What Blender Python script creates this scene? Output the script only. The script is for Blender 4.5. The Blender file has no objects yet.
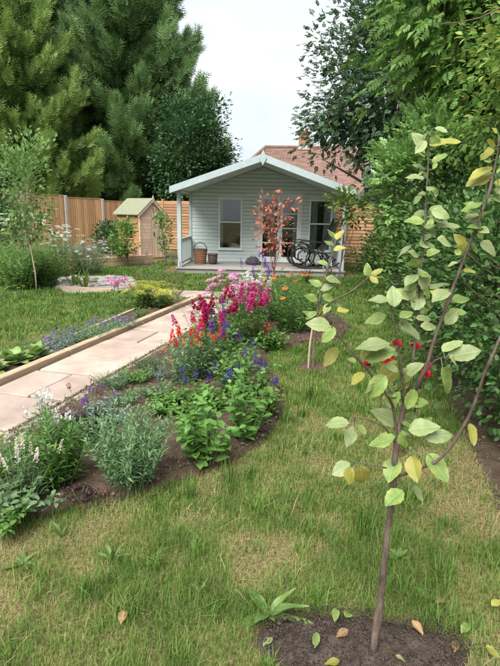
import bpy, math, random
import numpy as np
from mathutils import Vector, Matrix

random.seed(7)
rng = np.random.default_rng(11)
scene = bpy.context.scene
col = scene.collection
R = math.radians

# ---------------------------------------------------------------- camera, sky, sun, exposure
EYE = 1.5
PITCH, ROLL = R(13.6), R(1.2)
cam_d = bpy.data.cameras.new('camera')
cam_d.sensor_fit = 'HORIZONTAL'; cam_d.sensor_width = 36.0; cam_d.lens = 36.0
cam_d.clip_start = 0.05; cam_d.clip_end = 400.0
cam = bpy.data.objects.new('camera', cam_d); col.objects.link(cam)
CM = Matrix.Rotation(math.pi / 2 - PITCH, 3, 'X') @ Matrix.Rotation(ROLL, 3, 'Z')
cam.matrix_world = Matrix.Translation((0, 0, EYE)) @ CM.to_4x4()
scene.camera = cam

SUN_EL, SUN_AZ = 52.0, 205.0     # azimuth clockwise from +Y: behind the viewer, a little left
world = bpy.data.worlds.new('World'); scene.world = world; world.use_nodes = True
wt = world.node_tree; wt.nodes.clear()
def wn(t, **k):
    n = wt.nodes.new(t)
    for a, b in k.items(): setattr(n, a, b)
    return n
w_out = wn('ShaderNodeOutputWorld'); w_bg = wn('ShaderNodeBackground'); w_bg.inputs['Strength'].default_value = 0.10
w_sky = wn('ShaderNodeTexSky', sky_type='NISHITA', sun_disc=False)
w_sky.sun_elevation = R(SUN_EL); w_sky.sun_rotation = R(SUN_AZ); w_sky.dust_density = 2.0
w_tc = wn('ShaderNodeTexCoord'); w_map = wn('ShaderNodeMapping'); w_map.inputs['Scale'].default_value = (1.2, 1.2, 3.2)
w_no = wn('ShaderNodeTexNoise'); w_no.inputs['Scale'].default_value = 2.1; w_no.inputs['Detail'].default_value = 6.0; w_no.inputs['Roughness'].default_value = 0.55
w_rc = wn('ShaderNodeValToRGB')
w_rc.color_ramp.elements[0].position = 0.36; w_rc.color_ramp.elements[0].color = (4.1, 4.42, 4.75, 1)
w_rc.color_ramp.elements[1].position = 0.62; w_rc.color_ramp.elements[1].color = (5.2, 5.3, 5.4, 1)
w_mx = wn('ShaderNodeMix', data_type='RGBA'); w_mx.inputs['Factor'].default_value = 0.88
wt.links.new(w_tc.outputs['Generated'], w_map.inputs['Vector']); wt.links.new(w_map.outputs['Vector'], w_no.inputs['Vector'])
wt.links.new(w_no.outputs['Fac'], w_rc.inputs['Fac'])
wt.links.new(w_sky.outputs['Color'], w_mx.inputs['A']); wt.links.new(w_rc.outputs['Color'], w_mx.inputs['B'])
wt.links.new(w_mx.outputs['Result'], w_bg.inputs['Color']); wt.links.new(w_bg.outputs['Background'], w_out.inputs['Surface'])

sun_d = bpy.data.lights.new('sun', 'SUN'); sun_d.energy = 3.7; sun_d.angle = R(45); sun_d.color = (1.0, 0.985, 0.955)
sun = bpy.data.objects.new('sun', sun_d); col.objects.link(sun)
sv = Vector((math.sin(R(SUN_AZ)) * math.cos(R(SUN_EL)), math.cos(R(SUN_AZ)) * math.cos(R(SUN_EL)), math.sin(R(SUN_EL))))
sun.rotation_euler = sv.to_track_quat('Z', 'Y').to_euler(); sun.location = sv * 40
scene.view_settings.view_transform = 'Standard'; scene.view_settings.look = 'None'
scene.view_settings.exposure = 1.12; scene.view_settings.gamma = 1.0; scene.view_settings.use_curve_mapping = False
scene.render.resolution_x = 769; scene.render.resolution_y = 1024

# ---------------------------------------------------------------- helpers
def ray(x, y): return CM @ Vector(((x - 250) / 500, -(y - 333) / 500, -1))
def G(x, y, z=0.0):                 # photo pixel -> point on the level z
    d = ray(x, y); t = (z - EYE) / d.z
    return Vector((d.x * t, d.y * t, z))
def S(x, y, dep):                   # photo pixel -> point at forward distance dep
    d = ray(x, y); t = dep / d.y
    return Vector((d.x * t, dep, EYE + d.z * t))
def nrm(a): return a / np.maximum(np.linalg.norm(a, axis=-1, keepdims=True), 1e-9)
def vnoise(x, y, seed=0):
    def h(i, j):
        n = np.sin(i * 127.1 + j * 311.7 + seed * 74.7) * 43758.5453
        return n - np.floor(n)
    i, j = np.floor(x), np.floor(y); u, v = x - i, y - j
    u = u * u * (3 - 2 * u); v = v * v * (3 - 2 * v)
    return (h(i, j) * (1 - u) + h(i + 1, j) * u) * (1 - v) + (h(i, j + 1) * (1 - u) + h(i + 1, j + 1) * u) * v
def fbm(x, y, seed=0): return .55 * vnoise(x, y, seed) + .3 * vnoise(x * 2.1, y * 2.1, seed + 3) + .15 * vnoise(x * 4.3, y * 4.3, seed + 7)
def in_poly(px, py, poly):
    r = np.zeros(px.shape, bool); n = len(poly)
    for i in range(n):
        x1, y1 = poly[i][:2]; x2, y2 = poly[(i + 1) % n][:2]
        c = ((y1 > py) != (y2 > py)) & (px < (x2 - x1) * (py - y1) / (y2 - y1 + 1e-12) + x1)
        r ^= c
    return r

def tri_mesh(name, parts):
    Vs, Fs, o = [], [], 0
    for V, F in parts:
        Vs.append(V); Fs.append(F + o); o += len(V)
    V = np.concatenate(Vs).astype(np.float32); F = np.concatenate(Fs).astype(np.int32)
    me = bpy.data.meshes.new(name)
    me.vertices.add(len(V)); me.vertices.foreach_set('co', V.ravel())
    me.loops.add(F.size); me.loops.foreach_set('vertex_index', F.ravel())
    me.polygons.add(len(F)); me.polygons.foreach_set('loop_start', np.arange(0, F.size, 3, dtype=np.int32))
    me.polygons.foreach_set('loop_total', np.full(len(F), 3, np.int32))
    me.update(calc_edges=True)
    return me
def inst(tpl, pos, ax, nr, sc):
    tv, tf = tpl; n = len(pos)
    sc = np.asarray(sc, float)
    if sc.ndim == 0: sc = np.full((n, 3), float(sc))
    elif sc.ndim == 1: sc = np.repeat(sc[:, None], 3, 1)
    y = nrm(np.asarray(ax, float)); x = nrm(np.cross(y, nr)); z = np.cross(x, y)
    V = pos[:, None, :] + x[:, None, :] * (tv[None, :, 0:1] * sc[:, None, 0:1]) + y[:, None, :] * (tv[None, :, 1:2] * sc[:, None, 1:2]) + z[:, None, :] * (tv[None, :, 2:3] * sc[:, None, 2:3])
    F = tf[None] + (np.arange(n) * len(tv))[:, None, None]
    return V.reshape(-1, 3), F.reshape(-1, 3)
def rdir(n, g=None):
    g = g or rng
    return nrm(g.normal(size=(n, 3)))

class MB:
    def __init__(s): s.v = []; s.f = []
    def add(s, V, F):
        o = len(s.v); s.v += [tuple(p) for p in V]; s.f += [tuple(i + o for i in q) for q in F]; return s
    def box(s, x0, x1, y0, y1, z0, z1, M=None):
        V = [(x, y, z) for z in (z0, z1) for y in (y0, y1) for x in (x0, x1)]
        if M: V = [M @ Vector(p) for p in V]
        return s.add(V, [(0, 2, 3, 1), (4, 5, 7, 6), (0, 1, 5, 4), (2, 6, 7, 3), (0, 4, 6, 2), (1, 3, 7, 5)])
    def tube(s, P, Rd, n=6, cap=True):
        P = [Vector(p) for p in P]; m = len(P)
        if not isinstance(Rd, (list, tuple)): Rd = [Rd] * m
        up = Vector((.13, .21, 1)) if abs((P[-1] - P[0]).normalized().z) < .85 else Vector((1, .1, .05))
        V = []
        for i, p in enumerate(P):
            t = (P[min(i + 1, m - 1)] - P[max(i - 1, 0)])
            t = t.normalized() if t.length > 1e-7 else Vector((0, 0, 1))
            a = t.cross(up); a = a.normalized() if a.length > 1e-5 else Vector((1, 0, 0)); b = t.cross(a)
            for k in range(n):
                an = 2 * math.pi * k / n; V.append(p + (a * math.cos(an) + b * math.sin(an)) * Rd[i])
        F = [(i * n + k, i * n + (k + 1) % n, (i + 1) * n + (k + 1) % n, (i + 1) * n + k) for i in range(m - 1) for k in range(n)]
        if cap: F += [tuple(range(n))[::-1], tuple((m - 1) * n + k for k in range(n))]
        return s.add(V, F)
    def prism(s, poly, y0, y1):       # polygon in x,z extruded along y
        n = len(poly); V = [(p[0], y0, p[1]) for p in poly] + [(p[0], y1, p[1]) for p in poly]
        return s.add(V, [tuple(range(n)), tuple(range(n, 2 * n))[::-1]] + [(i, i + n, (i + 1) % n + n, (i + 1) % n) for i in range(n)])
    def lathe(s, prof, n=12, c=(0, 0, 0)):
        V = [(c[0] + r * math.cos(2 * math.pi * k / n), c[1] + r * math.sin(2 * math.pi * k / n), c[2] + z) for r, z in prof for k in range(n)]
        F = [(i * n + k, i * n + (k + 1) % n, (i + 1) * n + (k + 1) % n, (i + 1) * n + k) for i in range(len(prof) - 1) for k in range(n)]
        return s.add(V, F + [tuple(range(n))[::-1], tuple((len(prof) - 1) * n + k for k in range(n))])
    def mesh(s, name, m=None, smooth=False, bevel=0):
        me = bpy.data.meshes.new(name); me.from_pydata(s.v, [], s.f); me.update()
        if bevel:
            import bmesh
            b = bmesh.new(); b.from_mesh(me)
            bmesh.ops.bevel(b, geom=b.edges[:], offset=bevel, segments=1, affect='EDGES')
            b.to_mesh(me); b.free()
        if smooth: me.polygons.foreach_set('use_smooth', [True] * len(me.polygons))
        if m: me.materials.append(m)
        return me
def obj(name, me, m=None, parent=None, loc=None, mat4=None):
    if m is not None and len(me.materials) == 0: me.materials.append(m)
    o = bpy.data.objects.new(name, me); col.objects.link(o)
    if parent: o.parent = parent
    if loc is not None: o.location = loc
    if mat4 is not None: o.matrix_basis = mat4
    return o
def tag(o, label=None, cat=None, group=None, kind=None):
    if label: o['label'] = label
    if cat: o['category'] = cat
    if group: o['group'] = group
    if kind: o['kind'] = kind
    return o
def thing(name, label, cat, loc=(0, 0, 0), rz=0.0, group=None):
    o = bpy.data.objects.new(name, None); col.objects.link(o); o.empty_display_size = .1
    o.location = loc; o.rotation_euler = (0, 0, rz)
    return tag(o, label, cat, group)
def boxo(name, parent, m, dims, bevel=0, M=None):
    return obj(name, MB().box(*dims, M=M).mesh(name, m, bevel=bevel), None, parent)

# ---------------------------------------------------------------- materials
def new_mat(name):
    m = bpy.data.materials.new(name); m.use_nodes = True
    nt = m.node_tree; b = nt.nodes['Principled BSDF']
    return m, nt, b
def ramp(nt, cols):
    r = nt.nodes.new('ShaderNodeValToRGB'); e = r.color_ramp.elements
    while len(e) < len(cols): e.new(.5)
    for i, (p, c) in enumerate(cols): e[i].position = p; e[i].color = (*c, 1)
    return r
def surf(name, c1, c2, scale=8, rough=.75, stretch=(1, 1, 1), bump=.25, bscale=None, rnd=.25, detail=5, spec=.3, dist=.01):
    m, nt, b = new_mat(name)
    tc = nt.nodes.new('ShaderNodeTexCoord'); mp = nt.nodes.new('ShaderNodeMapping'); mp.inputs['Scale'].default_value = stretch
    nt.links.new(tc.outputs['Object'], mp.inputs['Vector'])
    oi = nt.nodes.new('ShaderNodeObjectInfo')
    ad = nt.nodes.new('ShaderNodeVectorMath'); ad.operation = 'MULTIPLY_ADD'
    cb = nt.nodes.new('ShaderNodeCombineXYZ')
    for k in 'XYZ': nt.links.new(oi.outputs['Random'], cb.inputs[k])
    nt.links.new(cb.outputs[0], ad.inputs[0]); ad.inputs[1].default_value = (37, 51, 23); nt.links.new(mp.outputs[0], ad.inputs[2])
    no = nt.nodes.new('ShaderNodeTexNoise'); no.inputs['Scale'].default_value = scale; no.inputs['Detail'].default_value = detail; no.inputs['Roughness'].default_value = .62
    nt.links.new(ad.outputs[0], no.inputs['Vector'])
    r = ramp(nt, [(.3, c1), (.7, c2)]); nt.links.new(no.outputs['Fac'], r.inputs['Fac'])
    hv = nt.nodes.new('ShaderNodeHueSaturation'); nt.links.new(r.outputs['Color'], hv.inputs['Color'])
    mr = nt.nodes.new('ShaderNodeMapRange'); mr.inputs['To Min'].default_value = 1 - rnd; mr.inputs['To Max'].default_value = 1 + rnd
    nt.links.new(oi.outputs['Random'], mr.inputs['Value']); nt.links.new(mr.outputs[0], hv.inputs['Value'])
    nt.links.new(hv.outputs['Color'], b.inputs['Base Color'])
    b.inputs['Roughness'].default_value = rough; b.inputs['Specular IOR Level'].default_value = spec
    if bump:
        bn = nt.nodes.new('ShaderNodeTexNoise'); bn.inputs['Scale'].default_value = bscale or scale * 3; bn.inputs['Detail'].default_value = 6
        nt.links.new(ad.outputs[0], bn.inputs['Vector'])
        bp = nt.nodes.new('ShaderNodeBump'); bp.inputs['Strength'].default_value = bump; bp.inputs['Distance'].default_value = dist
        nt.links.new(bn.outputs['Fac'], bp.inputs['Height']); nt.links.new(bp.outputs['Normal'], b.inputs['Normal'])
    return m
def leafm(name, cols, trans=.3, rough=.5, clump=1.0, spec=.35, noise=.45):
    cols = [(c[0] * .84, c[1] * .99, c[2] * 1.05) if c[1] > c[0] and c[1] > c[2] else c for c in cols]
    m, nt, b = new_mat(name)
    ge = nt.nodes.new('ShaderNodeNewGeometry'); tc = nt.nodes.new('ShaderNodeTexCoord'); oi = nt.nodes.new('ShaderNodeObjectInfo')
    no = nt.nodes.new('ShaderNodeTexNoise'); no.inputs['Scale'].default_value = clump; no.inputs['Detail'].default_value = 2
    nt.links.new(tc.outputs['Object'], no.inputs['Vector'])
    mx = nt.nodes.new('ShaderNodeMix'); mx.inputs['Factor'].default_value = noise
    nt.links.new(ge.outputs['Random Per Island'], mx.inputs['A']); nt.links.new(no.outputs['Fac'], mx.inputs['B'])
    n = len(cols); r = ramp(nt, [(.15 + .7 * i / max(n - 1, 1), c) for i, c in enumerate(cols)])
    nt.links.new(mx.outputs['Result'], r.inputs['Fac'])
    hv = nt.nodes.new('ShaderNodeHueSaturation'); nt.links.new(r.outputs['Color'], hv.inputs['Color'])
    mr = nt.nodes.new('ShaderNodeMapRange'); mr.inputs['To Min'].default_value = .85; mr.inputs['To Max'].default_value = 1.15
    nt.links.new(oi.outputs['Random'], mr.inputs['Value']); nt.links.new(mr.outputs[0], hv.inputs['Value'])
    nt.links.new(hv.outputs['Color'], b.inputs['Base Color'])
    b.inputs['Roughness'].default_value = rough; b.inputs['Specular IOR Level'].default_value = spec
    if trans:
        tl = nt.nodes.new('ShaderNodeBsdfTranslucent'); ms = nt.nodes.new('ShaderNodeMixShader'); ms.inputs[0].default_value = trans
        nt.links.new(hv.outputs['Color'], tl.inputs['Color']); nt.links.new(b.outputs[0], ms.inputs[1]); nt.links.new(tl.outputs[0], ms.inputs[2])
        nt.links.new(ms.outputs[0], nt.nodes['Material Output'].inputs['Surface'])
    return m
M = {}
M['paint'] = surf('pale_sage_paint', (.46, .52, .50), (.53, .59, .57), 6, .55, (1, 1, 4), .12, 30, .05)
M['trim'] = surf('light_trim_paint', (.31, .375, .375), (.37, .435, .435), 7, .5, (1, 1, 1), .1, 30, .03)
M['door_white'] = surf('pale_door_paint', (.60, .64, .62), (.68, .71, .69), 7, .5, bump=.1, bscale=30, rnd=.02)
M['deck'] = surf('weathered_deck_timber', (.20, .19, .175), (.31, .295, .27), 5, .8, (1, 9, 9), .3, 20, .12)
M['felt'] = surf('grey_green_roof_felt', (.10, .13, .11), (.16, .19, .16), 60, .9, bump=.4, bscale=200, rnd=0)
M['felt_green'] = surf('green_mineral_felt', (.17, .18, .115), (.24, .25, .165), 20, .9, bump=.4, bscale=160, rnd=0)
M['fence_wood'] = surf('new_cedar_fence', (.44, .255, .125), (.62, .40, .22), 3.2, .8, (6, 6, .7), .3, 14, .2)
M['fence_lap'] = surf('orange_lap_fence', (.23, .12, .06), (.35, .20, .105), 3.2, .8, (.7, 6, 6), .3, 14, .2)
M['concrete'] = surf('concrete_post', (.36, .34, .31), (.48, .46, .43), 14, .9, bump=.3, bscale=80, rnd=.06)
M['shed_wood'] = surf('pinkish_shed_boards', (.42, .28, .20), (.58, .42, .32), 3, .75, (5, 5, 1), .3, 14, .12)
M['shed_side'] = surf('orange_shed_boards', (.31, .16, .07), (.43, .25, .12), 3, .75, (1, 1, 5), .3, 14, .12)
M['sleeper'] = surf('pale_sleeper_timber', (.34, .24, .14), (.48, .36, .23), 4, .85, (1, 6, 6), .35, 18, .12)
M['edge_wood'] = surf('pale_edging_timber', (.30, .22, .14), (.46, .36, .25), 5, .85, (1, 9, 9), .35, 20, .1)
M['slab'] = surf('pink_sandstone_slab', (.28, .21, .17), (.45, .355, .295), 3.0, .85, (1, 1, 1), .25, 45, .12, detail=8)
M['mortar'] = surf('sandy_joint', (.10, .08, .06), (.17, .14, .10), 30, .95, bump=.5, bscale=120)
M['soil'] = surf('brown_bed_soil', (.042, .027, .019), (.125, .082, .055), 9, .95, bump=.8, bscale=60, rnd=.05, dist=.03, detail=8)
M['soil_dark'] = surf('dark_crumbly_soil', (.038, .028, .021), (.11, .082, .062), 14, .95, bump=.9, bscale=90, rnd=.05, dist=.02, detail=8)
M['clod'] = surf('soil_crumb', (.05, .034, .024), (.17, .12, .085), 20, .95, bump=.5, bscale=90, rnd=.3)
M['pebble'] = surf('grey_pebble', (.15, .145, .135), (.36, .345, .32), 12, .8, bump=.2, rnd=.35)
M['gravel'] = surf('buff_gravel', (.17, .155, .13), (.36, .33, .28), 70, .9, bump=.6, bscale=150, dist=.01)
M['bark'] = surf('grey_brown_bark', (.07, .05, .035), (.16, .12, .085), 10, .85, (3, 3, 1), .6, 40, .1, dist=.01)
M['apple_bark'] = surf('young_apple_bark', (.030, .020, .015), (.155, .115, .09), 38, .6, (1, 1, .35), .8, 150, .1, dist=.002)
M['twig'] = surf('reddish_twig', (.10, .035, .03), (.17, .08, .06), 30, .6, bump=.2)
M['stake'] = surf('pale_stake', (.36, .27, .17), (.50, .40, .28), 8, .8, (4, 4, .6), .2)
M['brick'] = surf('weathered_brick', (.20, .10, .07), (.33, .18, .12), 9, .9, bump=.3)
M['tile'] = surf('red_clay_tile', (.14, .08, .062), (.26, .165, .135), 1.6, .85, (1, 1, 1), .3, 30, .08, detail=8)
M['render'] = surf('white_upvc', (.70, .70, .68), (.78, .78, .76), 5, .5, bump=0)
M['black_metal'] = surf('black_bentwood', (.012, .011, .010), (.03, .028, .025), 20, .4, bump=.1)
M['sling'] = surf('grey_green_sling', (.38, .42, .40), (.50, .53, .51), 40, .8, bump=.3)
M['wicker'] = surf('brown_wicker', (.19, .085, .045), (.35, .18, .10), 30, .7, (1, 1, 6), .7, 60, .1)
M['clay_dark'] = surf('dark_clay', (.055, .035, .03), (.10, .07, .06), 14, .7, bump=.2)
M['stone_dark'] = surf('dark_stone', (.03, .028, .028), (.08, .075, .07), 30, .8, bump=.5)
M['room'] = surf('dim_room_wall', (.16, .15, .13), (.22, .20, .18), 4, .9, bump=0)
M['curtain'] = surf('white_net_curtain', (.55, .54, .52), (.68, .67, .65), 6, .9, bump=0)
M['iron'] = surf('dark_iron', (.02, .02, .02), (.05, .05, .05), 20, .5, bump=0)
M['galv'] = surf('aerial_metal', (.3, .3, .3), (.4, .4, .4), 20, .4, bump=0)
g_, nt_, b_ = new_mat('window_glass')
nt_.nodes.remove(b_)
tr_ = nt_.nodes.new('ShaderNodeBsdfTransparent'); tr_.inputs[0].default_value = (.86, .89, .88, 1)
gl_ = nt_.nodes.new('ShaderNodeBsdfGlossy'); gl_.inputs['Roughness'].default_value = .02
fr_ = nt_.nodes.new('ShaderNodeFresnel'); fr_.inputs[0].default_value = 1.75
ms_ = nt_.nodes.new('ShaderNodeMixShader')
nt_.links.new(fr_.outputs[0], ms_.inputs[0]); nt_.links.new(tr_.outputs[0], ms_.inputs[1]); nt_.links.new(gl_.outputs[0], ms_.inputs[2])
nt_.links.new(ms_.outputs[0], nt_.nodes['Material Output'].inputs['Surface'])
M['glass'] = g_
# foliage
M['conifer_dark'] = leafm('conifer_dark', [(.035, .07, .022), (.085, .14, .04), (.15, .21, .06)], .2, .6, .5)
M['conifer_gold'] = leafm('conifer_gold', [(.065, .12, .025), (.145, .215, .045), (.25, .31, .075)], .25, .6, .5)
M['conifer_dark_tip'] = leafm('conifer_dark_tip', [(.09, .155, .05), (.16, .235, .075), (.24, .32, .11)], .25, .6, .5)
M['conifer_gold_tip'] = leafm('conifer_gold_tip', [(.15, .22, .045), (.25, .32, .075), (.34, .40, .11)], .3, .6, .5)
M['broadleaf_dark'] = leafm('broadleaf_dark', [(.03, .065, .025), (.06, .12, .04), (.12, .19, .07)], .25, .4, .8)
M['ash_dark'] = leafm('ash_dark', [(.036, .066, .028), (.068, .115, .045), (.118, .175, .07)], .3, .4, .6)
M['ash_light'] = leafm('ash_light', [(.07, .14, .025), (.145, .245, .045), (.25, .36, .08)], .4, .45, .7)
M['hedge'] = leafm('hedge', [(.03, .068, .016), (.07, .135, .03), (.14, .22, .055)], .28, .48, 1.2, .3)
M['vine'] = leafm('vine', [(.06, .125, .022), (.13, .22, .038), (.23, .32, .06), (.36, .36, .08)], .4, .5, 1.2)
M['elder'] = leafm('elder', [(.11, .19, .04), (.21, .32, .08), (.34, .45, .16)], .4, .45, 1.2)
M['green'] = leafm('green', [(.06, .125, .02), (.12, .22, .035), (.21, .31, .065)], .35, .5, 4)
M['tall_green'] = leafm('tall_green', [(.12, .20, .045), (.22, .33, .07), (.34, .45, .13)], .5, .5, 4)
M['fresh'] = leafm('fresh', [(.08, .165, .03), (.15, .265, .05), (.24, .36, .085)], .4, .5, 5)
M['green_yellow'] = leafm('green_yellow', [(.08, .13, .02), (.16, .22, .035), (.25, .28, .06)], .4, .5, 4)
M['green_pale'] = leafm('green_pale', [(.09, .13, .055), (.16, .22, .095), (.25, .31, .15)], .35, .55, 5)
M['silver'] = leafm('silver', [(.13, .21, .08), (.23, .34, .14), (.34, .46, .22)], .3, .6, 6)
M['silver2'] = leafm('silver2', [(.11, .13, .11), (.2, .23, .19), (.28, .31, .26)], .2, .6, 6)
M['purple_leaf'] = leafm('purple_leaf', [(.018, .012, .018), (.035, .022, .035), (.07, .05, .065)], .15, .4, 6)
M['heuchera'] = leafm('heuchera', [(.022, .006, .012), (.05, .015, .025), (.09, .03, .045)], .15, .35, 8)
M['copper'] = leafm('copper', [(.22, .05, .03), (.38, .10, .055), (.48, .18, .10), (.26, .11, .05)], .4, .5, 5)
M['bergenia'] = leafm('bergenia', [(.14, .22, .045), (.25, .34, .08), (.36, .43, .15)], .3, .35, 9)
M['stem'] = leafm('stem', [(.06, .10, .03), (.10, .15, .05)], 0, .6, 4)
M['stem_red'] = leafm('stem_red', [(.10, .05, .035), (.14, .08, .05)], 0, .6, 4)
def petal(name, *cols): M[name] = leafm(name, list(cols), .35, .6, 20, .2)
petal('white_p', (.62, .62, .56), (.80, .80, .76)); petal('pink_p', (.55, .16, .36), (.72, .34, .52), (.78, .5, .62))
petal('magenta_p', (.40, .03, .15), (.60, .07, .26), (.70, .18, .40)); petal('crimson_p', (.28, .006, .06), (.48, .015, .10))
petal('red_p', (.45, .012, .018), (.68, .03, .025), (.74, .10, .04)); petal('orange_p', (.50, .13, .02), (.68, .24, .05), (.5, .17, .05))
petal('blue_p', (.04, .035, .22), (.10, .09, .36)); petal('violet_p', (.14, .035, .30), (.28, .10, .44)); petal('lav_p', (.16, .11, .28), (.30, .23, .42))
petal('yellow_p', (.44, .42, .05), (.60, .56, .10), (.34, .40, .06)); petal('dark_p', (.06, .01, .03), (.11, .02, .05)); petal('rose_p', (.20, .004, .010), (.36, .010, .016))
petal('cream_p', (.62, .55, .44), (.78, .72, .62))

# foreground apple leaves: veins and yellowing
def apple_mat(name, base, edge):
    m, nt, b = new_mat(name)
    L = nt.links.new
    tc = nt.nodes.new('ShaderNodeTexCoord'); sx = nt.nodes.new('ShaderNodeSeparateXYZ'); L(tc.outputs['Object'], sx.inputs[0])
    def mt(op, a, bb=None):
        n = nt.nodes.new('ShaderNodeMath'); n.operation = op
        for i, q in enumerate((a, bb)):
            if q is None: continue
            if isinstance(q, (int, float)): n.inputs[i].default_value = q
            else: L(q, n.inputs[i])
        return n.outputs[0]
    ax = mt('ABSOLUTE', sx.outputs['X'])
    ph = mt('MULTIPLY', mt('SUBTRACT', sx.outputs['Y'], mt('MULTIPLY', ax, .75)), 52)
    vein = mt('POWER', mt('ABSOLUTE', mt('SINE', ph)), 7)
    vein = mt('SUBTRACT', 1, mt('POWER', mt('ABSOLUTE', mt('COSINE', ph)), 0.22))
    mid = mt('LESS_THAN', ax, .014)
    no = nt.nodes.new('ShaderNodeTexNoise'); no.inputs['Scale'].default_value = 4.5; no.inputs['Detail'].default_value = 4
    oi = nt.nodes.new('ShaderNodeObjectInfo')
    va = nt.nodes.new('ShaderNodeVectorMath'); va.operation = 'ADD'; L(tc.outputs['Object'], va.inputs[0]); cb = nt.nodes.new('ShaderNodeCombineXYZ')
    L(mt('MULTIPLY', oi.outputs['Random'], 31), cb.inputs[0]); L(mt('MULTIPLY', oi.outputs['Random'], 17), cb.inputs[1]); L(cb.outputs[0], va.inputs[1]); L(va.outputs[0], no.inputs['Vector'])
    f = mt('ADD', mt('MULTIPLY', ax, 1.3), mt('MULTIPLY', no.outputs['Fac'], .85)); 
    r = ramp(nt, [(.38, base), (.85, edge)]); L(f, r.inputs[0])
    mx = nt.nodes.new('ShaderNodeMix'); mx.data_type = 'RGBA'; L(mt('MAXIMUM', mt('MULTIPLY', vein, .38), mt('MULTIPLY', mid, .6)), mx.inputs['Factor'])
    L(r.outputs[0], mx.inputs['A']); mx.inputs['B'].default_value = (base[0] * 1.7 + .05, base[1] * 1.45 + .05, base[2] * 1.4 + .03, 1)
    hv = nt.nodes.new('ShaderNodeHueSaturation'); L(mx.outputs['Result'], hv.inputs['Color']); L(mt('ADD', .8, mt('MULTIPLY', oi.outputs['Random'], .4)), hv.inputs['Value'])
    L(hv.outputs[0], b.inputs['Base Color']); b.inputs['Roughness'].default_value = .42; b.inputs['Specular IOR Level'].default_value = .45
    bp = nt.nodes.new('ShaderNodeBump'); bp.inputs['Strength'].default_value = .35; bp.inputs['Distance'].default_value = .004
    L(mt('MAXIMUM', vein, mid), bp.inputs['Height']); bp.invert = True; L(bp.outputs[0], b.inputs['Normal'])
    tl = nt.nodes.new('ShaderNodeBsdfTranslucent'); ms = nt.nodes.new('ShaderNodeMixShader'); ms.inputs[0].default_value = .3
    L(hv.outputs[0], tl.inputs[0]); L(b.outputs[0], ms.inputs[1]); L(tl.outputs[0], ms.inputs[2]); L(ms.outputs[0], nt.nodes['Material Output'].inputs['Surface'])
    return m
M['apple_green'] = apple_mat('apple_leaf_green', (.125, .21, .055), (.27, .33, .08))
M['apple_pale'] = apple_mat('apple_leaf_pale', (.19, .265, .11), (.32, .36, .14))
M['apple_yellow'] = apple_mat('apple_leaf_yellow', (.24, .27, .05), (.36, .30, .06))
M['apple_brown'] = apple_mat('apple_leaf_brown', (.30, .20, .09), (.22, .12, .06))
M['weed_leaf'] = apple_mat('weed_leaf', (.09, .16, .035), (.13, .20, .05))

# ---------------------------------------------------------------- leaf templates (x across, y along, z up)
A = np.array
LEAF4 = (A([(0, 0, 0), (-.3, .45, .09), (.3, .45, .09), (0, 1, -.05)]), A([(0, 2, 3), (0, 3, 1)]))
LEAF6 = (A([(0, 0, 0), (-.26, .3, .07), (.26, .3, .07), (-.24, .66, .04), (.24, .66, .04), (0, 1, -.12), (0, .5, 0)]),
         A([(0, 2, 6), (0, 6, 1), (2, 4, 6), (1, 6, 3), (4, 5, 6), (3, 6, 5)]))
LANCE = (A([(0, 0, 0), (-.1, .4, .03), (.1, .4, .03), (0, 1, -.15)]), A([(0, 2, 3), (0, 3, 1)]))
STRAP = (A([(-.035, 0, 0), (.035, 0, 0), (-.045, .4, .05), (.045, .4, .05), (-.03, .75, 0), (.03, .75, 0), (0, 1, -.12)]), A([(0, 1, 3), (0, 3, 2), (2, 3, 5), (2, 5, 4), (4, 5, 6)]))
PETAL = (A([(0, 0, 0), (-.5, .6, .15), (.5, .6, .15), (0, 1, 0)]), A([(0, 2, 3), (0, 3, 1)]))
def frond():
    V, F = [], []
    for k in range(4):
        y = .05 + k * .2; w = .36 * (1 - .55 * y)
        for s in (-1, 1):
            o = len(V); V += [(0, y - .02 * s, 0), (s * w * (1 + .25 * math.sin(7 * k + s)), y + .30 + .05 * math.sin(3 * k + 2 * s), .07 * math.sin(5 * k + s)), (.01 * s, y + .12, .01)]; F.append((o, o + 1, o + 2))
    o = len(V); V += [(-.03, .85, 0), (.03, .85, 0), (0, 1.1, 0)]; F.append((o, o + 1, o + 2))
    return A(V, float), A(F)
FROND = frond()
def pinnate(n=3, w=.16, L=.42):
    V, F = [], []
    def lf(bx, by, dx, dy, ln, dz):
        o = len(V); px, py = -dy, dx
        V.extend([(bx, by, 0), (bx + dx * ln * .5 + px * w, by + dy * ln * .5 + py * w, dz), (bx + dx * ln * .5 - px * w, by + dy * ln * .5 - py * w, dz), (bx + dx * ln, by + dy * ln, -.08)])
        F.extend([(o, o + 2, o + 3), (o, o + 3, o + 1)])
    for k in range(n):
        y = .2 + k * .55 / n
        for s in (-1, 1): lf(0, y, s * .82, .57, L * (1 - .2 * abs(k - 1)), .03)
    lf(0, .72, 0, 1, L, .03)
    return A(V, float), A(F)
PINN = pinnate(); PINN4 = pinnate(4, .085, .38)

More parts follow.
